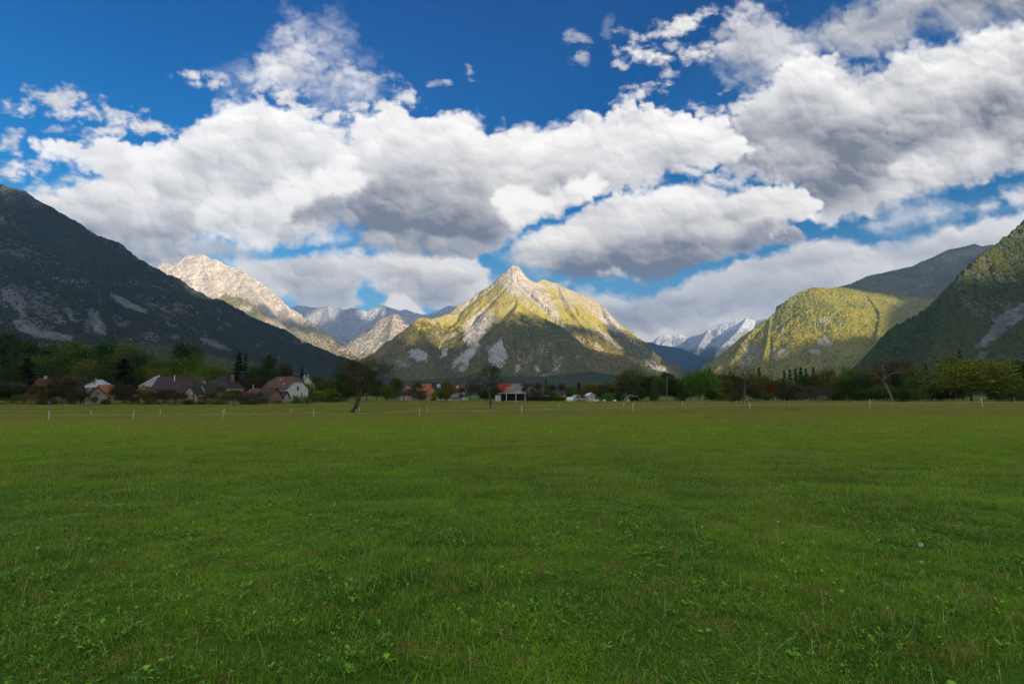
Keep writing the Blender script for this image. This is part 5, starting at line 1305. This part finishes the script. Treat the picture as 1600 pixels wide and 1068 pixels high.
def slab_vf(x0, x1, y0, y1, z0, z1, th=.08):       # sloping sheet: z0 at y0, z1 at y1
    return [(x0, y0, z0), (x1, y0, z0), (x1, y1, z1), (x0, y1, z1), (x0, y0, z0 + th), (x1, y0, z0 + th), (x1, y1, z1 + th), (x0, y1, z1 + th)], [(3, 2, 1, 0), (4, 5, 6, 7), (0, 1, 5, 4), (1, 2, 6, 5), (2, 3, 7, 6), (3, 0, 4, 7)]
add('awning', slab_vf(1.2, 4.7, -6.0, -4.02, 1.9, 2.5), flat_mat('awning_blue', (.16, .24, .36), (.24, .32, .44), rough=.5), hz)
house('barn', 'barn', 'low barn with red-brown hipped roof left of the brick gable', 403, 168, 8.2, 6.5, 1.6, 2.4, 'hip', 'brown', 'stone', -6, chim=[(-.9, 0, .07, 1.3, 'pipe')], group=G)
house('barn', 'barn', 'dark-roofed barn whose brick gable end faces right', 424, 152, 5.0, 4.6, 1.5, 2.6, 'gable', 'purple', 'brick', -28, group=G)
house('barn', 'shed', 'small low shed with a plain dark roof before the white half-hipped house', 441, 158, 3.6, 3.6, 1.4, 1.7, 'gable', 'dark', 'stone', -8, group=G)
house('house', 'house', 'white house with big brown half-hipped roof and two small roof windows', 449, 172, 9.6, 8.6, 4.0, 3.6, 'half', 'brown', 'white', -24, wins=[('r', 0, 3.4, 1.2, 1.5), ('f', -2.2, 1.0, .9, 1.1), ('f', 1.6, 1.0, .9, 1.1), ('r', 1.6, 1.0, .9, 1.9)], skylights=[(-1.0, .72, .5, .6), (2.2, .34, .5, .6)], chim=[(-1.8, .5, .16, .5, 'pipe'), (.6, .6, .16, .5, 'pipe')], group=G)
house('house', 'house', 'tall white gabled house standing higher behind the brown half-hipped roof', 479, 215, 6.6, 5.8, 5.6, 3.6, 'gable', 'dark', 'white', -58, wins=[('f', -1.2, 3.2, .8, 1.1), ('r', 0, 5.0, .8, 1.1)], chim=[(1.2, .6, .5, 1.2), (2.4, -.8, .5, 1.2)], group=G)
G2 = 'houses behind the middle of the meadow'
house('house', 'house', 'orange-roofed cream house, left one of the two orange roofs', 638, 235, 4.6, 5.0, 3.4, 2.6, 'hip', 'orange', 'cream', 0, wins=[('f', -1, 1.6, .8, 1.0), ('f', 1, 1.6, .8, 1.0)], group=G2)
house('house', 'house', 'orange house with bright orange gable roof, right one of the two', 666, 228, 6.0, 5.4, 3.0, 3.4, 'gable', 'orange', 'orange', -34, wins=[('f', .4, 1.2, .8, 1.0)], group=G2)
house('house', 'house', 'white house with black roof and a pale roof panel', 683, 240, 5.6, 5.0, 4.0, 3.2, 'gable', 'dark', 'white', 8, skylights=[(.9, .55, 1.6, 1.9)], wins=[('f', .8, 1.8, .9, 1.0)], group=G2)
house('house', 'house', 'house with red-brown roof and small white skylight among bare trees', 716, 232, 6.4, 5.6, 3.4, 3.2, 'gable', 'brown', 'white', -16, skylights=[(.4, .55, .8, 1.2)], wins=[('f', -1, 1.3, .9, 1.1)], group=G2)
house('house', 'shed', 'low pale outbuilding half hidden below the red-brown roof', 714, 195, 3.0, 3, 1.4, .6, 'gable', 'greymetal', 'cream', 0, group=G2)
house('house', 'house', 'bright red roofed house just left of the white veranda house', 787, 228, 5.4, 5.4, 3.4, 3.0, 'gable', 'red', 'cream', 12, skylights=[(1.0, .5, .5, .7)], wins=[('f', -.5, 1.2, .8, 1.0)], group=G2)
house('house', 'house', 'white gabled house with tan tiled roof and paired attic windows', 807, 222, 7.0, 6.4, 3.4, 3.0, 'gable', 'tan', 'white', -62, wins=[('r', -1.0, 4.0, .75, .75), ('r', 1.0, 4.0, .75, .75), ('r', .2, 2.1, .7, .6), ('f', -1.2, 1.2, .9, 1.1)], group=G2)
# the open veranda in front of it
vr = bpy.data.objects.new('veranda', None); COL.objects.link(vr); x, y, z = on_ground(800, 205); vr.location = (x, y, z + .1)
finish(vr, 'flat white veranda roof on four slender posts beside a white wall', 'veranda')
add('roof', box_vf(-4.9, 5.2, -2, 2, 2.55, 2.80), WALL['white'], vr, bev=.03)
add('fascia', box_vf(-4.92, -1.4, -2.05, -2.003, 2.62, 2.74), WALL['orange'], vr)
for px_, py_ in ((-2.0, -1.8), (1.4, -1.8), (4.7, -1.8), (4.7, 1.8)): add('post', box_vf(px_ - .13, px_ + .13, py_ - .13, py_ + .13, -.6, 2.548), WALL['white'], vr)
add('wall', box_vf(-6.0, -4.0, -1.7, 1.7, -.6, 2.0), WALL['white'], vr); add('shade_backing', box_vf(-3.95, 4.5, 1.95, 2.1, -.6, 2.546), WALL['wood'], vr); add('floor', box_vf(-2.99, 5.0, -1.9, 1.9, -.6, .05), WALL['stone'], vr)  # dark board back stands in for the shade inside the open veranda
# long woodshed, tent, caravan, cabin, lean-to
ws = bpy.data.objects.new('woodshed', None); COL.objects.link(ws); ws.location = on_ground(852, 200); finish(ws, 'long low dark woodshed with thin pale roof edge right of the veranda', 'shed')
add('roof', slab_vf(-7.0, 7.0, -1.6, 1.6, 1.55, 1.85, .1), ROOF['tan'], ws)
add('wall', box_vf(-6.8, 6.8, 1.2, 1.4, -.3, 1.6), WALL['wood'], ws)
for i in range(8): add('post', box_vf(-6.8 + i * 1.92, -6.66 + i * 1.92, -1.4, -1.26, -.3, 1.55), WALL['wood'], ws)
rr_ = random.Random(3); logs = []
for i in range(230):
    xx = rr_.uniform(-6.4, 6.4); zz = rr_.uniform(0, 1.25) * (.6 + .4 * math.sin(xx * 1.3) ** 2); rd = rr_.uniform(.05, .10); logs.append((np.array([[xx, -.6 + rr_.uniform(-.06, .06), zz], [xx, .9, zz]]), [rd, rd]))
V, F = tube_arrays(logs, 6); me = mesh_from('firewood', V, F, [WALL['brick']]); o = bpy.data.objects.new('firewood', me); COL.objects.link(o); finish(o, 'long stack of cut firewood under the woodshed roof', 'firewood', kind='stuff'); o.location = ws.location
tn = bpy.data.objects.new('tent', None); COL.objects.link(tn); tn.location = on_ground(891, 196); tn.rotation_euler = (0, 0, math.radians(-20)); finish(tn, 'small white ridge tent at the end of the woodshed', 'tent')
M_CANV = flat_mat('canvas_white', (.52, .52, .50), (.64, .64, .62))
add('canvas', [slab_vf(-1.2, 1.2, -1.2, 0, .5, 1.45, .03), slab_vf(-1.2, 1.2, 1.2, 0, .5, 1.45, .03), box_vf(-1.2, 1.2, -1.2, -1.17, 0, .5), box_vf(-1.2, 1.2, 1.17, 1.2, 0, .5)], M_CANV, tn); add('pole', box_vf(-1.22, -1.17, -.03, .03, 0, 1.44), WALL['wood'], tn)
cv = bpy.data.objects.new('caravan', None); COL.objects.link(cv); cv.location = on_ground(903, 200); cv.rotation_euler = (0, 0, math.radians(6)); finish(cv, 'pale grey caravan parked between the white tent and the white cabin', 'caravan')
def prism_y(pts, y0, y1):
    n = len(pts); V = [(a, y0, b) for a, b in pts] + [(a, y1, b) for a, b in pts]
    return V, [tuple(range(n)), tuple(range(2 * n - 1, n - 1, -1))] + [(i + n, (i + 1) % n + n, (i + 1) % n, i)[::-1] for i in range(n)]
add('body', prism_y([(-1.9, .45), (1.8, .45), (2.05, 1.1), (1.95, 1.9), (1.6, 2.15), (-1.5, 2.15), (-1.95, 1.8), (-2.05, 1.1)], -1.0, 1.0), WALL['white'], cv, bev=.06)
for u in (-1.0, .4): 
    w_ = add('window', box_vf(u, u + .8, -1.03, -1.003, 1.2, 1.75), M_GLASS, cv)
add('door', box_vf(1.3, 1.75, -1.03, -1.003, .6, 1.95), WALL['cream'], cv)
for s in (-1, 1):
    ang = np.linspace(0, 2 * math.pi, 15)[:-1]; add('wheel', prism_y([(.1 + .33 * math.cos(a), .33 + .33 * math.sin(a)) for a in ang], s * .9 - .1, s * .9 + .1), ROOF['dark'], cv)
add('drawbar', box_vf(-3.0, -1.9, -.05, .05, .42, .52), ROOF['dark'], cv)
house('cabin', 'cabin', 'small white cabin with pale roof right of the caravan', 921, 202, 2.4, 2.6, 2.0, .8, 'gable', 'whitish', 'white', -70, wins=[('r', 0, .9, .7, .7)])
ln = bpy.data.objects.new('lean_to', None); COL.objects.link(ln); ln.location = on_ground(990, 196); finish(ln, 'open lean-to with slanting pale roof at the foot of the large rounded tree', 'shed')
add('roof', [([(a, b, c + (-.16 * a)) for a, b, c in v], f) for v, f in [box_vf(-1.9, 1.9, -1.5, 1.5, 1.75, 1.85)]], ROOF['whitish'], ln)
for a in (-1.6, 1.6):
    for b in (-1.2, 1.2): add('post', box_vf(a - .07, a + .07, b - .07, b + .07, -.3, 1.74 - .16 * a), WALL['wood'], ln)
add('wall', box_vf(-1.6, 1.6, 1.28, 1.36, -.2, 1.45), WALL['wood'], ln)
# ---------------------------------------------------------------- fences and small things
M_POST = flat_mat('post_white_plastic', (.62, .62, .60), (.74, .74, .72), scale=8, rough=.6)
M_OLD = flat_mat('post_weathered_wood', (.20, .18, .16), (.36, .33, .30), scale=8)
M_OLD2 = flat_mat('post_dark_wood', (.08, .07, .06), (.15, .13, .11), scale=8)
def post_meshes():
    rings = [(0, .016), (.0, .016), (.62, .016), (.80, .015), (.97, .014), (1.0, .010)]
    V, F = tube_arrays([(np.array([[0, 0, z] for z, _ in rings[1:]]), [r * 1.15 for _, r in rings[1:]])], 8)
    V = np.vstack([V, [[0, 0, 1.0]]]); n = len(V) - 1; F = [tuple(q) for q in F] + [(n - 8 + i, n - 8 + (i + 1) % 8, n) for i in range(8)]
    return mesh_from('stake', V, F, [M_POST])
STAKE = post_meshes()
vf = [box_vf(-.03, .03, -.045, -.018, z, z + .035) for z in (.55, .78, .93)]
V = sum([v for v, f in vf], []); F = sum([[tuple(i + 8 * k for i in q) for q in f] for k, (v, f) in enumerate(vf)], [])
CLIP = mesh_from('tape_clip', V, F, [M_POST])
V, F = tube_arrays([(np.array([[0, 0, -.3], [0.01, 0, .5], [0, .005, 1.0]]), [.055, .05, .042])], 7)
V = np.vstack([V, V[-7:].mean(0) + np.array([0, 0, .02])]); n = len(V) - 1; F = [tuple(q) for q in F] + [(n - 7 + i, n - 7 + (i + 1) % 7, n) for i in range(7)]
WPOST = mesh_from('fence_post', V, F, [M_OLD])
def wall_height(px, rowb, rowt, d):
    return max((rowb - rowt) / FPX * d, .2)
POSTS = []
def e_post(px, d, hpx, lean, zone, thick=1.0):
    x, y, z = on_ground(px, d); h = hpx / FPX * d
    root = bpy.data.objects.new('fence_post', None); COL.objects.link(root); root.location = (x, y, z); root.rotation_euler = (0, math.radians(lean), 0); root.scale = (thick, thick, h); root.empty_display_size = .2
    for nm, me in (('stake', STAKE), ('tape_clip', CLIP)):
        o = bpy.data.objects.new(nm, me); COL.objects.link(o); o.parent = root
    root['category'] = 'fence post'; POSTS.append((root, px, 'white electric-fence post', zone)); return Vector((x, y, z)), h
def w_post(px, d, hpx, lean, zone, look='weathered wooden fence post', thick=1.0, mat=None):
    thick *= 1.35
    x, y, z = on_ground(px, d); h = hpx / FPX * d
    o = bpy.data.objects.new('fence_post', WPOST); COL.objects.link(o); o.location = (x, y, z); o.rotation_euler = (0, math.radians(lean), 0); o.scale = (thick, thick, h)
    if mat: o.material_slots[0].link = 'OBJECT'; o.material_slots[0].material = mat
    o['category'] = 'fence post'; POSTS.append((o, px, look, zone)); return Vector((x, y, z)), h
def tape(pts, label, w=.02, mat=None, name='fence_tape', sag=.10):
    V = []; F = []
    for (a, b) in zip(pts[:-1], pts[1:]):
        n = 12
        for i in range(n + 1):
            t = i / n; p = a.lerp(b, t); p.z -= sag * 4 * t * (1 - t)
            V += [(p.x, p.y - .006, p.z - w / 2), (p.x, p.y - .006, p.z + w / 2), (p.x, p.y + .006, p.z + w / 2), (p.x, p.y + .006, p.z - w / 2)]
        s = len(V) - 4 * (n + 1)
        for i in range(n):
            for k in range(4): F.append((s + 4 * i + k, s + 4 * i + (k + 1) % 4, s + 4 * i + 4 + (k + 1) % 4, s + 4 * i + 4 + k))
    o = bpy.data.objects.new(name, mesh_from(name, V, F, [mat or M_TAPE], smooth=False)); COL.objects.link(o); finish(o, label, 'tape' if name == 'fence_tape' else 'rail'); return o
M_TAPE = flat_mat('tape_white', (.50, .50, .47), (.64, .63, .60), scale=20)
front = [(-90,76,15,0),(85,76,15.5,0),(215,76,14,3),(353,76,14,4),(494,75,13.5,-1),(657,75,14,0),(815,75,14,1),(987,76,13.5,0),(1168,77,13.5,-6),(1353,78,14.5,3),(1528,80,14.5,-9),(1700,82,14,0)]
tops = []
for px, d, h, ln in front:
    p, hh = e_post(px, d, h, ln, 'in the nearest fence', 2.1); tops.append(p + Vector((math.sin(math.radians(ln)) * hh * .55, -.03, hh * .58)))
tape(tops[1:8], 'long white tape along the nearest fence, left and middle', sag=.10, w=.016); tape(tops[7:], 'white tape along the nearest fence, right part', w=.014)
mid = [(150,98,7.5,0),(257,97,8,-3),(356,98,8,2),(459,98,8.5,0),(564,99,8.5,0),(669,98,8,-6),(769,104,6.5,0),(872,104,6.5,5),(973,106,8,0),(1064,110,7.5,0),(1160,114,7.5,2)]
tops = []
for px, d, h, ln in mid:
    p, hh = e_post(px, d, h, ln, 'in the second fence', 2.2); tops.append(p + Vector((0, -.03, hh * .75)))
tape(tops[5:], 'thin white tape along the second fence', w=.012)
for px, d, h, ln in [(246,150,4,0),(250,145,5.5,3),(253,150,5,0),(265,148,6,3),(272,138,7.5,3),(291,145,6,2),(303.5,150,5.5,0),(333,148,5,3),(340.6,150,4,0),(348.5,150,5,0),(438,150,6,-5),(446,150,6.5,0),(479,146,6,0),(497,146,6,2),(501.6,150,4.5,0),(222,155,5,0),(224.5,150,4.5,2),(197,155,4,0),(181,155,4.5,0),(174.6,152,4.5,0)]:
    w_post(px, d, h, ln, 'by the left houses', 'short pale garden fence post')
for px, d, h, ln in [(615.5,140,6,0),(680.5,140,5.5,-2),(741.4,140,6,0),(803.8,140,6,3),(862.5,140,6,0),(920.6,140,5.5,0),(990.7,140,5.5,0),(1035,140,5,0),(1090,140,5.5,0),(1147.5,138,5.5,0)]:
    w_post(px, d, h, ln, 'in the far fence across the middle', 'grey fence post')
tl = []
for px, d, h, ln in [(1179.7,150,5,0),(1185.6,149,7,12),(1199.5,147,7,10),(1207,145,7,6),(1214,143,7,-2),(1221.4,141,7,0),(1229.5,140,5,0),(1237.6,139,5,0),(1243.8,138,6.5,-4),(1251,137,5,0),(1257.3,136,7,0),(1267.5,135,6,-10),(1285,135,4.5,0),(1341,134,4.5,0),(1359.5,134,8,0),(1367,134,5,4),(1381,134,4,0),(1416,134,4,30),(1422.8,133,5,-8),(1432.5,133,6.5,8),(1454,133,8,2),(1476,133,7,0),(1515,133,5,0),(1545.6,133,7,-8),(1577.6,128,10,3)]:
    p, hh = w_post(px, d, h, ln, 'in the old fence by the right-hand wood', 'leaning pale wooden post' if abs(ln) >= 6 else 'upright pale wooden post', .9); tl.append(p + Vector((0, -.06, hh * .72)))
M_RAIL = flat_mat('rail_rusty', (.22, .10, .05), (.34, .18, .10), scale=6)
tape(tl[10:], 'thin rust-brown rail on the old fence by the right-hand wood', w=.06, mat=M_RAIL, name='fence_rail', sag=.02)
tape(tl[:10], 'slack wire along the leaning posts', w=.025, mat=M_OLD, name='fence_wire', sag=.12)
ordinal_labels(POSTS, lambda it: 'fence posts ' + it[3])

def thing(name, label, cat, loc, rz=0.0, sc=1.0):
    o = bpy.data.objects.new(name, None); COL.objects.link(o); o.location = loc; o.rotation_euler = (0, 0, rz); o.scale = (sc, sc, sc); o.empty_display_size = .2
    return finish(o, label, cat)
def lathe(prof, n=12):
    V = []; F = []
    for r_, z in prof: V += [(r_ * math.cos(a), r_ * math.sin(a), z) for a in np.arange(n) * 2 * math.pi / n]
    for k in range(len(prof) - 1):
        for i in range(n): F.append((k * n + i, k * n + (i + 1) % n, (k + 1) * n + (i + 1) % n, (k + 1) * n + i))
    F.append(tuple(range(n - 1, -1, -1))); F.append(tuple((len(prof) - 1) * n + i for i in range(n)))
    return V, F
M_BLUE = flat_mat('plastic_blue', (.02, .05, .26), (.03, .07, .34), rough=.4, spec=.4)
t = thing('barrel', 'blue plastic barrel standing in the grass near the left houses', 'barrel', on_ground(84, 138))
add('drum', lathe([(.27, 0), (.29, .05), (.29, .30), (.305, .32), (.29, .34), (.29, .60), (.305, .62), (.29, .64), (.28, .88), (.25, .9)]), M_BLUE, t, smooth=True); add('lid', lathe([(.27, .9), (.27, .94), (.1, .955)]), M_BLUE, t)
t = thing('barrel', 'blue barrel below the pale gable by the garden fence', 'barrel', on_ground(170.5, 152), 0, .9)
add('drum', lathe([(.27, 0), (.29, .05), (.29, .30), (.305, .32), (.29, .34), (.29, .60), (.305, .62), (.29, .64), (.28, .88), (.25, .9)]), M_BLUE, t, smooth=True); add('lid', lathe([(.27, .9), (.27, .94), (.1, .955)]), M_BLUE, t)
M_TEAL = flat_mat('container_green', (.01, .09, .07), (.02, .13, .10), rough=.5, spec=.3)
t = thing('garden_container', 'dark teal container at the far left edge of the meadow', 'container', on_ground(1.5, 140), .1)
add('box', [(lambda vf: ([(a * (1 + .06 * c), b * (1 + .06 * c), c) for a, b, c in vf[0]], vf[1]))(box_vf(-.55, .55, -.4, .4, 0, .9))], M_TEAL, t, bev=.03); add('lid', box_vf(-.66, .66, -.5, .5, .905, .97), M_TEAL, t, bev=.02)
t = thing('swing_frame', 'white leaning wooden frame standing in the grass at left', 'frame', on_ground(103, 134), .2)
V, F = tube_arrays([(np.array([[-.9, 0, 1.75], [-.35, 0, 0.0]]), [.035, .035])], 6); add('leg', (V.tolist(), [tuple(q) for q in F]), M_OLD, t)
V, F = tube_arrays([(np.array([[-.4, 0, .25], [1.8, .1, .22]]), [.03, .03])], 6); add('rail', (V.tolist(), [tuple(q) for q in F]), M_OLD, t)
for u in (.5, 1.7): V, F = tube_arrays([(np.array([[u, 0.06, -.05], [u, 0.06, .24]]), [.03, .03])], 6); add('foot', (V.tolist(), [tuple(q) for q in F]), M_OLD, t)
t = thing('canopy', 'low red canopy in front of the pale blue gable', 'canopy', on_ground(325, 156), 0)
M_RED = flat_mat('cloth_red', (.22, .025, .02), (.32, .05, .04))
add('roof', slab_vf(-1.7, 1.7, -.9, .9, 1.75, 2.1, .06), M_RED, t)
for a in (-1.6, 1.6):
    for b in (-.8, .8): add('post', box_vf(a - .04, a + .04, b - .04, b + .04, -.2, 1.9 + b * .18), M_OLD2, t)
t = thing('handcart', 'red two-wheeled cart lying in the garden beside the slender tree', 'cart', on_ground(322, 146), .4)
add('tray', [box_vf(-.8, .8, -.4, .4, .35, .40), box_vf(-.8, .8, -.43, -.403, .35, .62), box_vf(-.8, .8, .403, .43, .35, .62), box_vf(-.83, -.803, -.4, .4, .35, .62), box_vf(.803, .83, -.4, .4, .35, .62)], M_RED, t)
for s in (-1, 1):
    ang = np.linspace(0, 2 * math.pi, 17)[:-1]; add('wheel', prism_y([(.3 * math.cos(a), .3 + .3 * math.sin(a)) for a in ang], s * .5 - .04, s * .5 + .04), M_OLD2, t)
V, F = tube_arrays([(np.array([[.8, 0, .4], [1.7, 0, .1]]), [.03, .03])], 6); add('handle', (V.tolist(), [tuple(q) for q in F]), M_OLD2, t)
t = thing('bench', 'low white bench-like table on the grass at the garden edge', 'bench', on_ground(371, 143), .05)
add('seat', box_vf(-1.1, 1.1, -.28, .28, .42, .48), M_CANV, t)
for a in (-.9, .9): add('leg', box_vf(a - .05, a + .05, -.24, .24, -.05, .418), M_CANV, t)
# bales wrapped in white along the far edge
for k, (px, d) in enumerate([(928, 175), (932, 176), (943, 174), (959, 176), (980, 178)]):
    t = thing('hay_bale', f'{["leftmost", "second", "third", "fourth", "rightmost"][k]} of the small white wrapped bales at the meadow\'s far middle edge', 'bale', on_ground(px, d), k * .7, .62)
    t['group'] = 'white bales along the far edge'
    v, f = prism_y([(.6 * math.cos(a), .58 + .58 * math.sin(a)) for a in np.linspace(0, 2 * math.pi, 19)[:-1]], -.6, .6)
    add('wrap', (v, f), M_CANV, t, bev=.05); add('end_fold', prism_y([(.25 * math.cos(a), .58 + .25 * math.sin(a)) for a in np.linspace(0, 2 * math.pi, 13)[:-1]], -.62, -.602), M_CANV, t)
# utility poles
def pole(px, d, top, label):
    x, y, z = on_ground(px, d); h = at(px, top, d)[2] - z
    t = thing('utility_pole', label, 'pole', (x, y, z))
    V, F = tube_arrays([(np.array([[0, 0, -.3], [0, 0, h]]), [.14, .10])], 8); add('shaft', (V.tolist(), [tuple(q) for q in F]), M_OLD, t)
    add('crossarm', box_vf(-.7, .7, -.13, -.05, h - .6, h - .48), M_OLD, t)
    for u in (-.55, 0, .55): add('insulator', lathe([(.04, h - .478), (.05, h - .42), (.03, h - .36)], 8)  if u == 0 else ([(a + u, b - .09, c) for a, b, c in lathe([(.04, h - .478), (.05, h - .42), (.03, h - .36)], 8)[0]], lathe([(.04, 0), (.05, 1), (.03, 2)], 8)[1]), M_CANV, t)
pole(826.5, 190, 604, 'thin pale utility pole right of the veranda house')
pole(353.5, 165, 606, 'pale pole before the large black hipped roof')
# flowers in the near grass
def hit(px, py):
    r = ray(px, py); lo, hi = .5, 400.0
    f = lambda d: (CAM_Z + r[2] / r[1] * d) - gz(r[0] / r[1] * d, d)
    for _ in range(60):
        m = (lo + hi) / 2
        if f(m) > 0: lo = m
        else: hi = m
    d = (lo + hi) / 2; x = r[0] / r[1] * d
    return x, d, gz(x, d)
M_STEM = flat_mat('flower_stem', (.06, .12, .02), (.10, .17, .03)); M_PUFF = flat_mat('seed_head', (.55, .56, .55), (.72, .72, .70), scale=60); M_YEL = flat_mat('petal_yellow', (.70, .48, .01), (.85, .62, .02)); M_PINK = flat_mat('petal_pink', (.40, .12, .32), (.52, .20, .42))
def stem(t, h, lean=.02):
    V, F = tube_arrays([(np.array([[0, 0, -.01], [lean * .4, 0, h * .6], [lean, 0, h]]), [.0025, .002, .0018])], 5); add('stem', (V.tolist(), [tuple(q) for q in F]), M_STEM, t)
x, y, z = hit(1437, 868); t = thing('dandelion', 'white dandelion seed head on a stem in the right foreground', 'flower', (x, y, z), 0)
stem(t, .10)
rg = np.random.default_rng(3); ph = np.arccos(1 - 2 * (np.arange(260) + .5) / 260); th = np.pi * (1 + 5 ** .5) * np.arange(260)
nrm = np.stack([np.cos(th) * np.sin(ph), np.sin(th) * np.sin(ph), np.cos(ph)], -1); c = nrm * .021 * rg.uniform(.85, 1.05, 260)[:, None] + np.array([.02, 0, .11])
V, F, _ = leaves(rg, c, .007, aspect=1.0); V2, F2 = tube_arrays([(np.array([[.02, 0, .11], list(p)]), [.0006, .0004]) for p in c[::2]], 3)
add('seed_head', [(V.tolist(), [tuple(q) for q in F]), (V2.tolist(), [tuple(q) for q in F2])], M_PUFF, t)
def daisy(px, py, mat, label, r0=.012, h=.09):
    x, y, z = hit(px, py); t = thing('flower', label, 'flower', (x, y, z), px * .1); stem(t, h)
    V = []; F = []
    for k in range(16):
        a = k / 16 * 6.283; R = r0 * (1 if k % 2 else .75); d = np.array([math.cos(a), math.sin(a), 0]); p = np.array([-d[1], d[0], 0]); c = np.array([.02, 0, h]); i = len(V)
        V += [tuple(c), tuple(c + d * R * .6 + p * R * .22 + [0, 0, .002]), tuple(c + d * R + [0, 0, .003]), tuple(c + d * R * .6 - p * R * .22 + [0, 0, .002])]; F.append((i, i + 1, i + 2, i + 3))
    add('petals', (V, F), mat, t)
for k, (px, py, lab) in enumerate([(636, 792, 'yellow flower in the grass left of centre, upper of a close pair'), (638, 797, 'yellow flower in the grass left of centre, lower of a close pair'), (1525, 786, 'lone yellow flower far right in the grass'), (334, 777, 'small yellow flower in the left grass'), (1433, 676, 'tiny yellow flower in the right middle of the meadow'), (1326, 702, 'tiny yellow flower right of centre, farther out'), (209, 750, 'tiny yellow flower at left, halfway to the fence')]):
    daisy(px, py, M_YEL, lab, r0=[.017, .016, .016, .013, .022, .022, .016][k])
daisy(254, 826, M_PINK, 'pink clover flower in the left foreground grass', r0=.014)
# ---------------------------------------------------------------- the valley's air
def build_haze():
    me = bpy.data.meshes.new('haze')
    x0, x1, y0, y1, z0, z1 = -9000, 9000, -900, 16500, -420, 2750
    v = [(x, y, z) for z in (z0, z1) for y in (y0, y1) for x in (x0, x1)]
    f = [(0, 2, 3, 1), (4, 5, 7, 6), (0, 1, 5, 4), (2, 6, 7, 3), (0, 4, 6, 2), (1, 3, 7, 5)]
    me.from_pydata(v, [], f); me.update()
    m = bpy.data.materials.new('valley_air'); m.use_nodes = True; m.node_tree.nodes.clear(); t = NT(m.node_tree)
    pv = t.new('ShaderNodeVolumePrincipled', inp={'Color': (.20, .50, 1.0, 1), 'Density': HAZE, 'Anisotropy': .25})
    o_ = t.new('ShaderNodeOutputMaterial'); t.l.new(pv.outputs[0], o_.inputs['Volume'])
    me.materials.append(m)
    o = bpy.data.objects.new('haze', me); COL.objects.link(o); o['kind'] = 'stuff'; o['label'] = 'thin blue haze filling the valley'; 
HAZE = 4.0e-5
build_haze()
